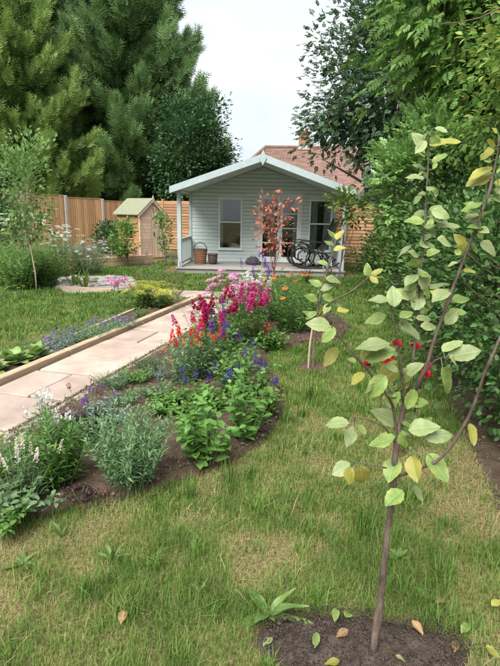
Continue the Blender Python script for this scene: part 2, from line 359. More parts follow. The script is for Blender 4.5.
# ---------------------------------------------------------------- the ground, beds and path
PD = Vector((math.sin(R(15.5)), math.cos(R(15.5)), 0)); PN = Vector((PD.y, -PD.x, 0))
P0 = Vector((-2.12, 4.02, 0)); PW = .74
def pth(a, c, z=0): q = P0 + PD * a + PN * c; return Vector((q.x, q.y, z))
PA0, PA1 = -2.6, 4.72
path_poly = [pth(PA0, -.13), pth(PA1, -.13), pth(PA1, PW), pth(PA0, PW)]
cross_poly = [Vector((-1.9, 8.82, 0)), Vector((.3, 8.62, 0)), Vector((.3, 9.32, 0)), Vector((-1.9, 9.5, 0))]
bedL_poly = [pth(-2.2, -.46), pth(1.6, -.44), pth(4.1, -.62), pth(4.5, -.60), pth(4.55, -.13), pth(-2.2, -.13)]
island_px = [(-60, 545), (0, 528), (60, 514), (110, 505), (150, 492), (195, 478), (235, 462), (268, 440), (284, 415), (283, 392), (268, 366), (268, 352), (300, 347), (340, 341), (352, 328), (335, 316), (285, 306), (240, 304)]
island_poly = [G(*p) for p in island_px] + [pth(4.2, PW + .02), pth(PA0 + .3, PW + .02)]
tree_soil = [Vector((.42 + .36 * math.cos(a) * (1 + .16 * math.sin(3 * a)), 1.42 + .20 * math.sin(a) * (1 + .12 * math.cos(2 * a + 1)), 0)) for a in np.linspace(0, 2 * math.pi, 25)[:-1]]
sap_soil = [Vector((.65 + .18 * math.cos(a), 4.78 + .17 * math.sin(a) * (1 + .2 * math.cos(3 * a)), 0)) for a in np.linspace(0, 2 * math.pi, 17)[:-1]]
hedge_soil = [G(*p) for p in [(500, 520), (488, 490), (462, 430), (434, 370), (414, 330), (397, 300), (384, 280)]] + [Vector((5, 13.2, 0)), Vector((5, 2, 0)), Vector((2.0, 1.7, 0))]
pond_poly = [G(*p) for p in [(52, 288), (70, 294), (118, 292), (138, 287), (135, 279), (100, 276), (60, 276)]]
deck_poly = [(-2.2, 12.2), (2.6, 12.0), (2.7, 18), (-2.2, 18)]
raised_poly = [G(30, 272), G(158, 262), Vector((-2.5, 17, 0)), Vector((-8, 17, 0))]

m_, nt, b_ = new_mat('lawn_thatch')
tc = nt.nodes.new('ShaderNodeTexCoord')
n1 = nt.nodes.new('ShaderNodeTexNoise'); n1.inputs['Scale'].default_value = 1.3; n1.inputs['Detail'].default_value = 6
n2 = nt.nodes.new('ShaderNodeTexNoise'); n2.inputs['Scale'].default_value = 55; n2.inputs['Detail'].default_value = 6
for n in (n1, n2): nt.links.new(tc.outputs['Object'], n.inputs['Vector'])
r1 = ramp(nt, [(.35, (.10, .11, .04)), (.65, (.21, .165, .085))]); nt.links.new(n1.outputs['Fac'], r1.inputs[0])
r2 = ramp(nt, [(.3, (.4, .36, .3)), (.7, (1.25, 1.25, 1.2))]); nt.links.new(n2.outputs['Fac'], r2.inputs[0])
mm = nt.nodes.new('ShaderNodeMix'); mm.data_type = 'RGBA'; mm.blend_type = 'MULTIPLY'; mm.inputs['Factor'].default_value = 1
nt.links.new(r1.outputs[0], mm.inputs['A']); nt.links.new(r2.outputs[0], mm.inputs['B']); nt.links.new(mm.outputs['Result'], b_.inputs['Base Color'])
b_.inputs['Roughness'].default_value = .95; b_.inputs['Specular IOR Level'].default_value = .1
bp = nt.nodes.new('ShaderNodeBump'); bp.inputs['Strength'].default_value = .8; bp.inputs['Distance'].default_value = .02; nt.links.new(n2.outputs['Fac'], bp.inputs['Height']); nt.links.new(bp.outputs[0], b_.inputs['Normal'])
M['lawn'] = m_
tag(obj('lawn', MB().add([(-150, -60, 0), (150, -60, 0), (150, 240, 0), (-150, 240, 0)], [(0, 1, 2, 3)]).mesh('lawn', M['lawn'])), kind='structure')

def edge_dist(px, py, poly):
    d = np.full(px.shape, 9.0); n = len(poly)
    for i in range(n):
        ax_, ay = poly[i][:2]; bx, by = poly[(i + 1) % n][:2]
        vx, vy = bx - ax_, by - ay; t = np.clip(((px - ax_) * vx + (py - ay) * vy) / (vx * vx + vy * vy + 1e-9), 0, 1)
        d = np.minimum(d, np.hypot(px - ax_ - t * vx, py - ay - t * vy))
    return d
def soil(name, poly, m, h=.05, step=.03, rough=.02, seed=0):
    xs = [p[0] for p in poly]; ys = [p[1] for p in poly]
    X, Y = np.meshgrid(np.arange(min(xs) - step, max(xs) + step, step), np.arange(min(ys) - step, max(ys) + step, step))
    ins = in_poly(X, Y, poly); d = edge_dist(X, Y, poly)
    Z = np.where(ins, h * np.clip(d / .12, 0, 1) ** .7 + rough * (fbm(X * 9, Y * 9, seed) - .35) * np.clip(d / .06, 0, 1) + rough * .7 * (fbm(X * 22, Y * 22, seed + 5) - .4) * np.clip(d / .06, 0, 1) + .004, -.02)
    ny, nx = X.shape; V = np.stack([X, Y, Z], -1).reshape(-1, 3)
    idx = np.arange(nx * ny).reshape(ny, nx); q = np.stack([idx[:-1, :-1], idx[:-1, 1:], idx[1:, 1:], idx[1:, :-1]], -1)
    keep = (ins[:-1, :-1] | ins[:-1, 1:] | ins[1:, 1:] | ins[1:, :-1])
    q = q[keep]; F = np.concatenate([q[:, [0, 1, 2]], q[:, [0, 2, 3]]])
    me = tri_mesh(name, [(V, F)]); me.polygons.foreach_set('use_smooth', [True] * len(me.polygons))
    return tag(obj(name, me, m), kind='structure')
soil('flower_bed_soil', island_poly, M['soil'], .05, .03, .05, 1)
soil('border_soil', bedL_poly, M['soil'], .03, .035, .03, 2)
soil('tree_circle_soil', tree_soil, M['soil_dark'], .03, .011, .035, 3)
soil('sapling_soil', sap_soil, M['soil'], .03, .025, .03, 4)
soil('hedge_foot_soil', hedge_soil, M['soil'], .02, .05, .03, 5)
soil('raised_bed_soil', [G(34, 270), G(150, 262), Vector((-3.6, 16.6, 0)), Vector((-8.2, 16.6, 0))], M['soil'], .12, .12, .05, 6)

# path: mortar bed and every slab
pb = MB().box(0, PA1 - PA0, -PW, 0, -.03, .008, M=Matrix.Translation(pth(PA0, 0)) @ Matrix.Rotation(math.pi / 2 - R(15.5), 4, 'Z'))
path = tag(obj('path', pb.mesh('path', M['mortar'])), kind='structure')
rs = random.Random(5)
def slab(parent, corners, name='paving_slab'):
    j = .016; c = sum((Vector(q) for q in corners), Vector()) / len(corners)
    pts = []
    for q in corners:
        q = Vector(q); d = (c - q); pts.append(q + d.normalized() * j * 1.5)
    dz = rs.uniform(-.003, .004); n = len(pts)
    tilt = [rs.uniform(-.002, .002) for _ in pts]
    V = [Vector((p.x, p.y, .001)) for p in pts] + [Vector((p.x, p.y, .019 + dz + t)) for p, t in zip(pts, tilt)] + [p + (c - p).normalized() * .012 + Vector((0, 0, .026 + dz + t)) for p, t in zip(pts, tilt)]
    V = [v - Vector((c.x, c.y, 0)) for v in V]
    F = [(i + k * n, (i + 1) % n + k * n, (i + 1) % n + (k + 1) * n, i + (k + 1) * n) for k in (0, 1) for i in range(n)] + [tuple(range(2 * n, 3 * n))]
    return obj(name, MB().add(V, F).mesh(name, M['slab']), None, parent, Vector((c.x, c.y, 0)))
a = PA0 + .05; k = 0
while a < PA1 - .05:
    ln = [.62, .46, .74, .58][k % 4]; ln = min(ln, PA1 - a)
    sk = .0
    if k % 3 == 1:
        s_ = .40
        slab(path, [pth(a, .005), pth(a + ln, .005), pth(a + ln, s_), pth(a, s_)]); slab(path, [pth(a, s_), pth(a + ln, s_), pth(a + ln, PW - .01), pth(a, PW - .01)])
    else:
        slab(path, [pth(a, .005), pth(a + ln, .005), pth(a + ln, PW - .01), pth(a, PW - .01)])
    a += ln; k += 1
cp = tag(obj('cross_path', MB().add([(-1.9, 8.82, .006), (.3, 8.62, .006), (.3, 9.32, .006), (-1.9, 9.5, .006)], [(0, 1, 2, 3)]).mesh('cross_path', M['mortar'])), kind='structure')
x = -1.9
while x < .2:
    w = rs.choice([.45, .6, .72]); x2 = min(x + w, .3)
    f = lambda q, t: Vector((q, 8.82 - .091 * (q + 1.9) + t, 0))
    if rs.random() < .5: slab(cp, [f(x, .0), f(x2, .0), f(x2, .69), f(x, .69)])
    else: slab(cp, [f(x, 0), f(x2, 0), f(x2, .34), f(x, .34)]); slab(cp, [f(x, .34), f(x2, .34), f(x2, .69), f(x, .69)])
    x = x2
# timber edging boards
def edging(a, b, w, h, label, m=M['edge_wood'], n=1, group=None, name='timber_edging', z0=-.02):
    a, b = Vector(a), Vector(b); d = b - a; L = d.length / n; ang = math.atan2(d.y, d.x)
    t = thing(name, label, 'edging', a, ang, group)
    for i in range(n):
        boxo('board', t, m, (i * L + .004, (i + 1) * L - .004, -w / 2, w / 2, z0, h + rs.uniform(-.004, .004)), .006)
    for i in range(n + 1): boxo('peg', t, m, (i * L - .02 if i else .05, i * L + .02 if i else .09, w / 2 + .002, w / 2 + .035, -.02, h - .015), .003)
    return t
edging(pth(-2.6, -.055), pth(4.62, -.055), .085, .075, 'long pale timber kerb between the paved path and the narrow lavender border', n=4)
edging(pth(-2.3, -.48), pth(1.55, -.46), .045, .05, 'thin weathered board edging the narrow border on its lawn side', n=2)
edging(pth(1.6, -.46), pth(4.15, -.64), .04, .04, 'thin board edging behind the lavender, half hidden in lawn', n=1)
edging(pth(-2.4, PW + .035), pth(3.9, PW + .035), .04, .03, 'low weathered board between the paving and the big flower bed', n=3)
tag(obj('gravel_strip', MB().box(0, 6.0, -.11, 0, -.02, .045, M=Matrix.Translation(pth(-2.3, PW + .06)) @ Matrix.Rotation(math.pi / 2 - R(15.5), 4, 'Z')).mesh('gravel_strip', M['gravel'])), kind='structure')

# soil crumbs and stones on the beds (uncountable)
def crumbs(name, poly, n, s0, s1, m, z, seed, label):
    g = np.random.default_rng(seed); xs = [p[0] for p in poly]; ys = [p[1] for p in poly]
    X = g.uniform(min(xs), max(xs), n * 3); Y = g.uniform(min(ys), max(ys), n * 3); k = in_poly(X, Y, poly); X, Y = X[k][:n], Y[k][:n]
    t = A([(1, 0, 0), (-.5, .8, 0), (-.5, -.8, .1), (0, 0, .75), (.1, .1, -.6)], float); f = A([(0, 1, 3), (1, 2, 3), (2, 0, 3), (1, 0, 4), (2, 1, 4), (0, 2, 4)])
    Z = np.full(len(X), z) + g.uniform(-.006, .012, len(X))
    sc = g.uniform(s0, s1, (len(X), 1)) ** 1.0 * g.uniform(.6, 1.3, (len(X), 3))
    return tag(obj(name, tri_mesh(name, [inst((t, f), np.stack([X, Y, Z], 1), rdir(len(X), g), rdir(len(X), g), sc)]), m), label, None, None, 'stuff')
crumbs('soil_crumbs', island_poly, 9000, .004, .018, M['clod'], .055, 1, 'crumbly brown soil and chippings over the big flower bed')
crumbs('soil_crumbs', tree_soil, 2600, .002, .008, M['soil_dark'], .042, 2, 'fine dark crumbs of soil round the young apple tree')
crumbs('path_gravel', [pth(-2.2, PW + .05), pth(3.7, PW + .05), pth(3.7, PW + .18), pth(-2.2, PW + .18)], 2200, .005, .014, M['pebble'], .05, 3, 'pale gravel between the path edge and the flower bed')
crumbs('hedge_litter', hedge_soil, 3000, .006, .02, M['clod'], .03, 4, 'dry brown litter under the hedge')

# ---------------------------------------------------------------- grass
def grass():
    g = np.random.default_rng(3)
    segs = []
    for (y0, y1, dens, ln, wd) in [(1.0, 2.2, 25000, .048, .0017), (2.2, 3.6, 15000, .048, .0024), (3.6, 5.5, 8500, .05, .0036), (5.5, 8.5, 3600, .055, .006), (8.5, 13.5, 1900, .06, .010), (13.5, 17, 350, .08, .016)]:
        hw = .5 * y1 * 1.06 + .6
        n = int((y1 - y0) * 2 * hw * dens)
        X = g.uniform(-hw, hw, n); Y = g.uniform(y0, y1, n)
        k = (np.abs(X) < .53 * Y + .6)
        for poly in (path_poly, cross_poly, bedL_poly, pond_poly, deck_poly, raised_poly):
            k &= ~in_poly(X, Y, poly)
        for poly, fr in ((island_poly, .06), (tree_soil, .05), (sap_soil, .05)):
            wob = (fbm(X * 7, Y * 7, 9) - .5) * fr * 2
            ins = in_poly(X, Y, poly); d = edge_dist(X, Y, poly) * np.where(ins, 1, -1)
            k &= ~(d > np.abs(wob) * .9)
        ih = in_poly(X, Y, hedge_soil); k &= ~(ih & (edge_dist(X, Y, hedge_soil) > .5 * g.random(n) ** 1.5 + .05))
        X, Y = X[k], Y[k]
        # bare and dry places: more near the viewer, round the tree and along the hedge foot
        f = fbm(X * 1.7 + 5, Y * 1.7, 21); f2 = fbm(X * 4.5, Y * 4.5, 31)
        dry = np.clip((f - .53) * 3.4 + (f2 - .5) * 2.2 + .34 * np.clip((4.2 - Y) / 3, 0, 1) - .6 * np.clip((Y - 5) / 4, 0, 1), 0, 1)
        left = np.clip((-X - 1.0) / 1.0, 0, 1) * np.clip((Y - 4) / 2, 0, 1); dry = dry * (1 - .7 * left)
        hs = in_poly(X, Y, hedge_soil); dry = np.where(hs, 1.0, dry)
        k = g.random(len(X)) > dry * .55
        segs.append((X[k], Y[k], dry[k], np.full(k.sum(), ln), np.full(k.sum(), wd)))
    # coarse tufts standing out of the sward
    nt_ = 420; tx = g.uniform(-2.6, 2.9, nt_); ty = 1.05 + 6.5 * g.random(nt_) ** 1.6
    kk = np.abs(tx) < .53 * ty + .5
    for poly in (path_poly, bedL_poly, island_poly, tree_soil, sap_soil, hedge_soil): kk &= ~in_poly(tx, ty, poly)
    tx, ty = tx[kk], ty[kk]; nbl = 46; tr_ = g.uniform(.012, .05, len(tx))
    bx_ = (tx[:, None] + g.normal(size=(len(tx), nbl)) * tr_[:, None]).ravel(); by_ = (ty[:, None] + g.normal(size=(len(tx), nbl)) * tr_[:, None]).ravel()
    tl_ = np.repeat(g.uniform(.06, .13, len(tx)), nbl); tufted = len(bx_)
    segs.append((bx_, by_, np.repeat(g.uniform(-.5, .25, len(tx)), nbl), tl_, np.full(tufted, .0024) + .0006 * by_))
    X, Y, dry, ln, wd = (np.concatenate(q) for q in zip(*segs)); dry = np.clip(dry, -.5, 1)
    n = len(X)
    tuft = fbm(X * 6, Y * 6, 41)
    L = ln * g.uniform(.45, 1.25, n) * (.25 + 1.5 * tuft)
    long_ = g.random(n) < .03 * (tuft > .55); L = np.where(long_, L * 2.2, L)
    az = g.uniform(0, 2 * math.pi, n); straw = g.random(n) < (.06 + .62 * dry)
    lean = np.where(straw, g.uniform(1.2, 4.0, n), np.abs(g.normal(.45, .35, n)))
    dx, dy = np.cos(az), np.sin(az)
    up = 1 / np.sqrt(1 + lean ** 2); out = lean * up
    bx = -dy * wd * .5; by = dx * wd * .5
    z = np.zeros(n); mid = L * .55
    v = np.empty((n, 5, 3))
    v[:, 0] = np.stack([X - bx, Y - by, z - .004], 1); v[:, 1] = np.stack([X + bx, Y + by, z - .004], 1)
    mx, my, mz = X + dx * out * mid * .7, Y + dy * out * mid * .7, up * mid * 1.15 + .003
    v[:, 2] = np.stack([mx - bx * .8, my - by * .8, mz], 1); v[:, 3] = np.stack([mx + bx * .8, my + by * .8, mz], 1)
    v[:, 4] = np.stack([X + dx * out * L * 1.15, Y + dy * out * L * 1.15, np.maximum(up * L * .9, .006)], 1)
    F = A([(0, 1, 3), (0, 3, 2), (2, 3, 4)])[None] + (np.arange(n) * 5)[:, None, None]
    me = tri_mesh('grass', [(v.reshape(-1, 3), F.reshape(-1, 3))])
    tone = np.where(straw, g.uniform(.70, 1.0, n), np.clip(g.normal(.36, .15, n) - .55 * (tuft - .5) + .22 * dry - .1 * np.clip((Y - 5) / 5, 0, 1), 0, .68))
    at = me.attributes.new('tone', 'FLOAT', 'POINT'); at.data.foreach_set('value', np.repeat(tone, 5).astype(np.float32))
    m, nt, b = new_mat('grass_blades')
    an = nt.nodes.new('ShaderNodeAttribute'); an.attribute_name = 'tone'
    r = ramp(nt, [(.0, (.042, .105, .016)), (.3, (.10, .20, .03)), (.58, (.205, .295, .065)), (.75, (.33, .29, .125)), (1.0, (.44, .36, .19))])
    nt.links.new(an.outputs['Fac'], r.inputs[0]); nt.links.new(r.outputs[0], b.inputs['Base Color']); b.inputs['Roughness'].default_value = .6; b.inputs['Specular IOR Level'].default_value = .25
    tl = nt.nodes.new('ShaderNodeBsdfTranslucent'); ms = nt.nodes.new('ShaderNodeMixShader'); ms.inputs[0].default_value = .3
    nt.links.new(r.outputs[0], tl.inputs[0]); nt.links.new(b.outputs[0], ms.inputs[1]); nt.links.new(tl.outputs[0], ms.inputs[2]); nt.links.new(ms.outputs[0], nt.nodes['Material Output'].inputs['Surface'])
    tag(obj('grass', me, m), 'patchy green and straw coloured lawn grass', None, None, 'stuff')
grass()

# ---------------------------------------------------------------- summerhouse
HL, HR_ = G(180, 273), G(341, 277)
HW = 3.98; HO = (HL + HR_) / 2; HA = R(-1.6)
PD_ = 1.75; HD = 4.0; DK = .14; EAVE = 2.02; APEX = 2.76
def summerhouse():
    t = thing('summerhouse', 'pale sage timber summerhouse with gabled porch, glazed double doors and decking', 'summerhouse', HO, HA)
    W = HW / 2; wx = W - .02
    pm, tm = M['paint'], M['trim']
    dk = boxo('deck', t, M['deck'], (-W - .05, W + .05, .03, HD, 0, DK - .03))
    nb = 12
    for i in range(nb):
        y = -.06 + i * (PD_ + .06) / nb
        boxo('deck_board', dk, M['deck'], (-W - .08, W + .08, y + .004, y + (PD_ + .06) / nb - .004, DK - .029, DK), .004)
    boxo('fascia_board', dk, M['deck'], (-W - .06, W + .06, -.02, .028, .0, DK - .031), .004)
    # wall with openings (x0,x1,z0,z1)
    OPEN = [(-1.19, -.55, .50, 1.86), (-.10, 1.08, DK, 1.98), (1.46, 2.0 - .06, .50, 1.86)]
    OPEN[2] = (1.28, 1.90, .50, 1.86)
    wl = boxo('wall', t, pm, (-wx + .04, wx - .04, .022, .05, EAVE - .12, EAVE - .04)); wl.location = (0, PD_, 0)
    ch = .098; z = DK; roofz = lambda x: APEX - .09 - (APEX - EAVE) * abs(x) / (W + .18)
    bm = {}
    while z < APEX - .2:
        z1 = z + ch; zm = (z + z1) / 2
        half = min(wx, max(0, (APEX - .09 - z1) / (APEX - EAVE) * (W + .18)))
        if half < .08: break
        iv = [(-half, half)]
        for x0, x1, a, b in OPEN:
            if zm > a and zm < b:
                nv = []
                for p, q in iv:
                    if x1 <= p or x0 >= q: nv.append((p, q)); continue
                    if x0 > p: nv.append((p, x0))
                    if x1 < q: nv.append((x1, q))
                iv = nv
        for p, q in iv:
            me = MB().add([(p, -.004, z + .002), (q, -.004, z + .002), (q, -.004, z1 - .02), (p, -.004, z1 - .02), (q, .009, z1 - .004), (p, .009, z1 - .004), (p, .02, z1), (q, .02, z1), (p, .02, z + .002), (q, .02, z + .002)],
                          [(0, 1, 2, 3), (3, 2, 4, 5), (5, 4, 7, 6), (0, 8, 9, 1), (0, 3, 5, 6, 8), (1, 9, 7, 4, 2), (8, 6, 7, 9)]).mesh('siding_board', pm)
            obj('siding_board', me, None, wl)
        z = z1
    obj('gable_panel', MB().prism([(-wx + .02, EAVE - .1), (wx - .02, EAVE - .1), (wx - .02, EAVE - .02), (0, APEX - .09), (-wx + .02, EAVE - .02)], PD_ + .021, PD_ + .035).mesh('gable_panel', pm), None, t)
    # side and back walls, floor
    boxo('side_wall', t, pm, (-wx, -wx + .03, PD_ + .03, HD, DK, EAVE)); boxo('side_wall', t, pm, (wx - .03, wx, PD_ + .03, HD, DK, EAVE))
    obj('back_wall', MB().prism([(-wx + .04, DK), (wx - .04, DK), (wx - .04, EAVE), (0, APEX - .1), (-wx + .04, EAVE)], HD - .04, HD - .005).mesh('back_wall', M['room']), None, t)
    boxo('inner_floor', t, M['deck'], (-wx + .04, wx - .04, PD_ + .03, HD - .05, DK - .028, DK - .005))
    for sx in (-1, 1): boxo('corner_board', t, tm, (sx * wx - .035, sx * wx + .035, PD_ - .024, PD_ + .03, DK, EAVE - .06), .004)
    # windows
    def window(x0, x1, z0, z1, split):
        w = boxo('window', t, M['door_white'], (x0, x1, PD_ - .012, PD_ + .03, z1 - .045, z1), .003)
        for q in ((x0, x0 + .04, z0, z1 - .046), (x1 - .04, x1, z0, z1 - .046)): boxo('frame', w, M['door_white'], (q[0], q[1], PD_ - .012, PD_ + .03, q[2], q[3]), .003)
        boxo('frame', w, M['door_white'], (x0 + .041, x1 - .041, PD_ - .010, PD_ + .03, split - .02, split + .02), .003)
        boxo('head_board', w, pm, (x0 - .02, x1 + .02, PD_ - .016, PD_ + .018, z1 + .001, z1 + .115), .003)
        boxo('sill', w, M['door_white'], (x0 - .03, x1 + .03, PD_ - .05, PD_ + .02, z0 - .045, z0 - .001), .004)
        for a, b in ((z0, split - .02), (split + .02, z1 - .046)): boxo('pane', w, M['glass'], (x0 + .04, x1 - .04, PD_ + .008, PD_ + .013, a, b))
    window(*OPEN[0], 1.22); window(*OPEN[2], 1.22)
    # double door: two leaves of four panes
    x0, x1, z0, z1 = OPEN[1]
    fr = boxo('door_frame', t, M['door_white'], (x0, x1, PD_ - .015, PD_ + .03, z1 - .05, z1), .003)
    for q in ((x0, x0 + .05), (x1 - .05, x1)): boxo('jamb', fr, M['door_white'], (q[0], q[1], PD_ - .015, PD_ + .03, z0, z1 - .051), .003)
    mid = (x0 + x1) / 2
    boxo('head_board', fr, pm, (x0 - .02, x1 + .02, PD_ - .017, PD_ + .018, z1 + .001, z1 + .11), .003)
    for s, (a, b) in enumerate(((x0 + .052, mid - .003), (mid + .003, x1 - .052))):
        d = boxo('door', t, M['door_white'], (a, b, PD_ - .006, PD_ + .03, z0 + .01, z0 + .16), .003)
        boxo('stile', d, M['door_white'], (a, a + .07, PD_ - .006, PD_ + .03, z0 + .161, z1 - .053), .003); boxo('stile', d, M['door_white'], (b - .07, b, PD_ - .006, PD_ + .03, z0 + .161, z1 - .053), .003)
        zz = np.linspace(z0 + .16, z1 - .12, 5)
        for i in range(4):
            boxo('pane', d, M['glass'], (a + .07, b - .07, PD_ + .008, PD_ + .013, zz[i] + .012, zz[i + 1] - .012))
            boxo('glazing_bar', d, M['door_white'], (a + .0705, b - .0705, PD_ - .003, PD_ + .028, zz[i + 1] - .013, zz[i + 1] + (.013 if i < 3 else .066)), .002)
        hx = b - .035 if s == 0 else a + .035
        obj('handle', MB().tube([(hx, PD_ - .008, 1.0), (hx, PD_ - .05, 1.0), (hx + (.07 if s else -.07), PD_ - .05, 1.0)], .009, 6).mesh('handle', M['iron']), None, d)
    # posts
    for sx in (-1, 1):
        p = boxo('post', t, tm, (sx * W - .05, sx * W + .05, .03, .13, DK + .001, EAVE - .07), .008)
    # balustrade on the left return and a short one on the right
    for sx in (-1, 1):
        b = boxo('balustrade', t, pm, (sx * W - .03, sx * W + .03, .135, PD_ - .03, .78, .83), .005)
        boxo('rail', b, pm, (sx * W - .02, sx * W + .02, .135, PD_ - .03, .20, .245), .005)
        for i in range(13):
            y = .22 + i * .115
            boxo('baluster', b, pm, (sx * W - .012, sx * W + .012, y, y + .05, .246, .779), .003)
    # roof
    RX = W + .11
    sl = (APEX - EAVE) / RX
    rf = None
    for sx in (-1, 1):
        th = .045
        P = [(0, APEX - .03), (sx * RX, EAVE - .03), (sx * RX, EAVE - .03 - th), (0, APEX - .03 - th)]
        if sx > 0: P = P[::-1]
        o = obj('roof', MB().prism(P, -.22, HD + .2).mesh('roof', M['paint']), None, t)
        Q = [(0, APEX + .012), (sx * (RX + .02), EAVE + .01), (sx * (RX + .02), EAVE - .027), (0, APEX - .027)]
        if sx > 0: Q = Q[::-1]
        obj('roof_felt', MB().prism(Q, -.235, HD + .22).mesh('roof_felt', M['felt']), None, o)
        B = [(sx * .002, APEX + .035), (sx * (RX + .06), EAVE + .02), (sx * (RX + .06), EAVE - .13), (sx * .002, APEX - .125)]
        if sx > 0: B = B[::-1]
        obj('bargeboard', MB().prism(B, -.275, -.238).mesh('bargeboard', tm), None, o)
        boxo('eaves_board', o, tm, (min(sx * (RX - .002), sx * (RX + .02)), max(sx * (RX - .002), sx * (RX + .02)), -.237, HD + .2, EAVE - .12, EAVE - .03))
        boxo('wall_plate', o, pm, (sx * W - .04, sx * W + .04, -.2, PD_ - .03, EAVE - .07, EAVE + .02))
    obj('finial', MB().prism([(-.085, APEX - .06), (0, APEX - .22), (.085, APEX - .06), (0, APEX + .12)], -.30, -.277).mesh('finial', tm), None, t)
    # net curtains (parts of the summerhouse windows, hung inside)
    def curtain(xa, xb, za, zb, y):
        n = 26; V = []; F = []
        for i in range(n + 1):
            u = i / n; xx = xa + (xb - xa) * u; yy = y + .025 * math.sin(u * 31)
            V += [(xx, yy, za), (xx * .9 + (xa + xb) * .05, yy, zb)]
        F = [(2 * i, 2 * i + 2, 2 * i + 3, 2 * i + 1) for i in range(n)]
        obj('curtain', MB().add(V, F).mesh('curtain', M['curtain'], True), None, t)
    curtain(1.30, 1.52, .45, 1.85, PD_ + .12); curtain(1.68, 1.90, .45, 1.85, PD_ + .12); curtain(-1.2, -1.08, .45, 1.85, PD_ + .12); curtain(.15, .36, .2, 1.9, PD_ + .2); curtain(.86, 1.04, .2, 1.9, PD_ + .2)
    # back windows so the room is not a black box
    for xa in (-1.3, .1, 1.2):
        w = boxo('back_window', t, tm, (xa - .04, xa + .64, HD - .06, HD - .042, 1.02, 1.06))
    return t
SH = summerhouse()
SHM = Matrix.Translation(HO) @ Matrix.Rotation(HA, 4, 'Z')
def on_house(x, y, z): return SHM @ Vector((x, y, z))

# rocking chair: two scrolled side frames, sling seat and back
def rocking_chair():
    base = on_house(1.33, .62, DK)
    t = thing('rocking_chair', 'black bentwood rocking chair with curled runners on the summerhouse deck', 'chair', base, HA + R(6)); t.scale = (1.12, 1.1, 1.14)
    def arc(cx, cz, rx, rz, a0, a1, n=16): return [(cx + rx * math.cos(R(a0 + (a1 - a0) * i / n)), 0, cz + rz * math.sin(R(a0 + (a1 - a0) * i / n))) for i in range(n + 1)]
    for s in (-.27, .27):
        f = MB()
        sh = lambda P: [(p[0], p[1] + s, p[2]) for p in P]
        rock = [(-.56, 0, .20), (-.48, 0, .085), (-.34, 0, .035), (-.12, 0, .014), (.1, 0, .015), (.3, 0, .045), (.48, 0, .10), (.60, 0, .17)]
        f.tube(sh(rock), .022, 6)
        o = obj('rocker_frame', f.mesh('rocker_frame', M['black_metal'], True), None, t)
        g = MB().tube(sh(arc(-.28, .30, .26, .25, 150, 480, 24)), .021, 6)
        g.tube(sh(arc(-.26, .28, .13, .13, 20, 300, 18)), .017, 6)
        g.tube(sh(arc(.12, .2, .16, .16, -30, 260, 18)), .017, 6); g.tube(sh(arc(.33, .19, .10, .10, 0, 330, 14)), .015, 6)
        obj('scroll', g.mesh('scroll', M['black_metal'], True), None, o)
        h = MB().tube(sh([(-.50, 0, .42), (-.40, 0, .50), (-.15, 0, .43), (.02, 0, .36), (.14, 0, .36), (.24, 0, .48), (.36, 0, .74), (.46, 0, 1.0), (.50, 0, 1.08)]), .023, 6)
        h.tube(sh([(.14, 0, .36), (.22, 0, .22), (.34, 0, .06)]), .014, 6); h.tube(sh([(-.05, 0, .38), (-.10, 0, .2), (-.12, 0, .02)]), .012, 6)
        h.tube(sh([(-.5, 0, .44), (-.46, 0, .56), (-.3, 0, .61), (.0, 0, .58), (.26, 0, .56)]), .015, 6)
        obj('side_rail', h.mesh('side_rail', M['black_metal'], True), None, t)
    def sling(P, name, m):
        V = []; n = len(P)
        for p in P: V += [(p[0], -.255, p[1]), (p[0], 0, p[1] - .02), (p[0], .255, p[1])]
        F = [(3 * i + k, 3 * i + k + 1, 3 * i + k + 4, 3 * i + k + 3) for i in range(n - 1) for k in (0, 1)]
        me = MB().add(V, F).mesh(name, m, True); o = obj(name, me, None, t); md = o.modifiers.new('s', 'SOLIDIFY'); md.thickness = .012
    sling([(-.42, .505), (-.28, .475), (-.12, .425), (.02, .37), (.12, .365)], 'seat', M['sling'])
    sling([(.17, .39), (.24, .49), (.33, .68), (.42, .9), (.475, 1.03)], 'backrest', M['black_metal'])
    for (xx, zz) in ((-.5, .42), (.02, .355), (.5, 1.08), (-.12, .03), (.36, .07)):
        obj('cross_rail', MB().tube([(xx, -.27, zz), (xx, .27, zz)], .013, 6).mesh('cross_rail', M['black_metal']), None, t)
rocking_chair()

# pots on the deck
def basket():
    t = thing('wicker_basket', 'round brown wicker basket with a hoop handle beside the porch railing', 'basket', on_house(-1.60, .95, DK))
    for i in range(7):
        z = i * .052
        obj('weave_band', MB().lathe([(.135 + .006 * i, z), (.15 + .006 * i, z + .008), (.152 + .006 * i, z + .04), (.138 + .006 * i, z + .05)], 16).mesh('weave_band', M['wicker'], True), None, t)
    obj('rim', MB().lathe([(.17, .35), (.19, .356), (.19, .385), (.17, .392)], 16).mesh('rim', M['clay_dark'], True), None, t)
    P = [(.17 * math.cos(a), 0, .385 + .17 * math.sin(a)) for a in np.linspace(0, math.pi, 12)]
    obj('handle', MB().tube(P, .012, 6).mesh('handle', M['clay_dark'], True), None, t)
basket()
t = thing('plant_pot', 'small dark clay pot standing right of the wicker basket', 'pot', on_house(-1.27, .95, DK))
obj('body', MB().lathe([(.08, 0), (.115, .05), (.125, .2), (.12, .24)], 14).mesh('body', M['clay_dark'], True), None, t); obj('rim', MB().lathe([(.125, .235), (.14, .24), (.14, .275), (.11, .278), (.10, .23)], 14).mesh('rim', M['clay_dark'], True), None, t)
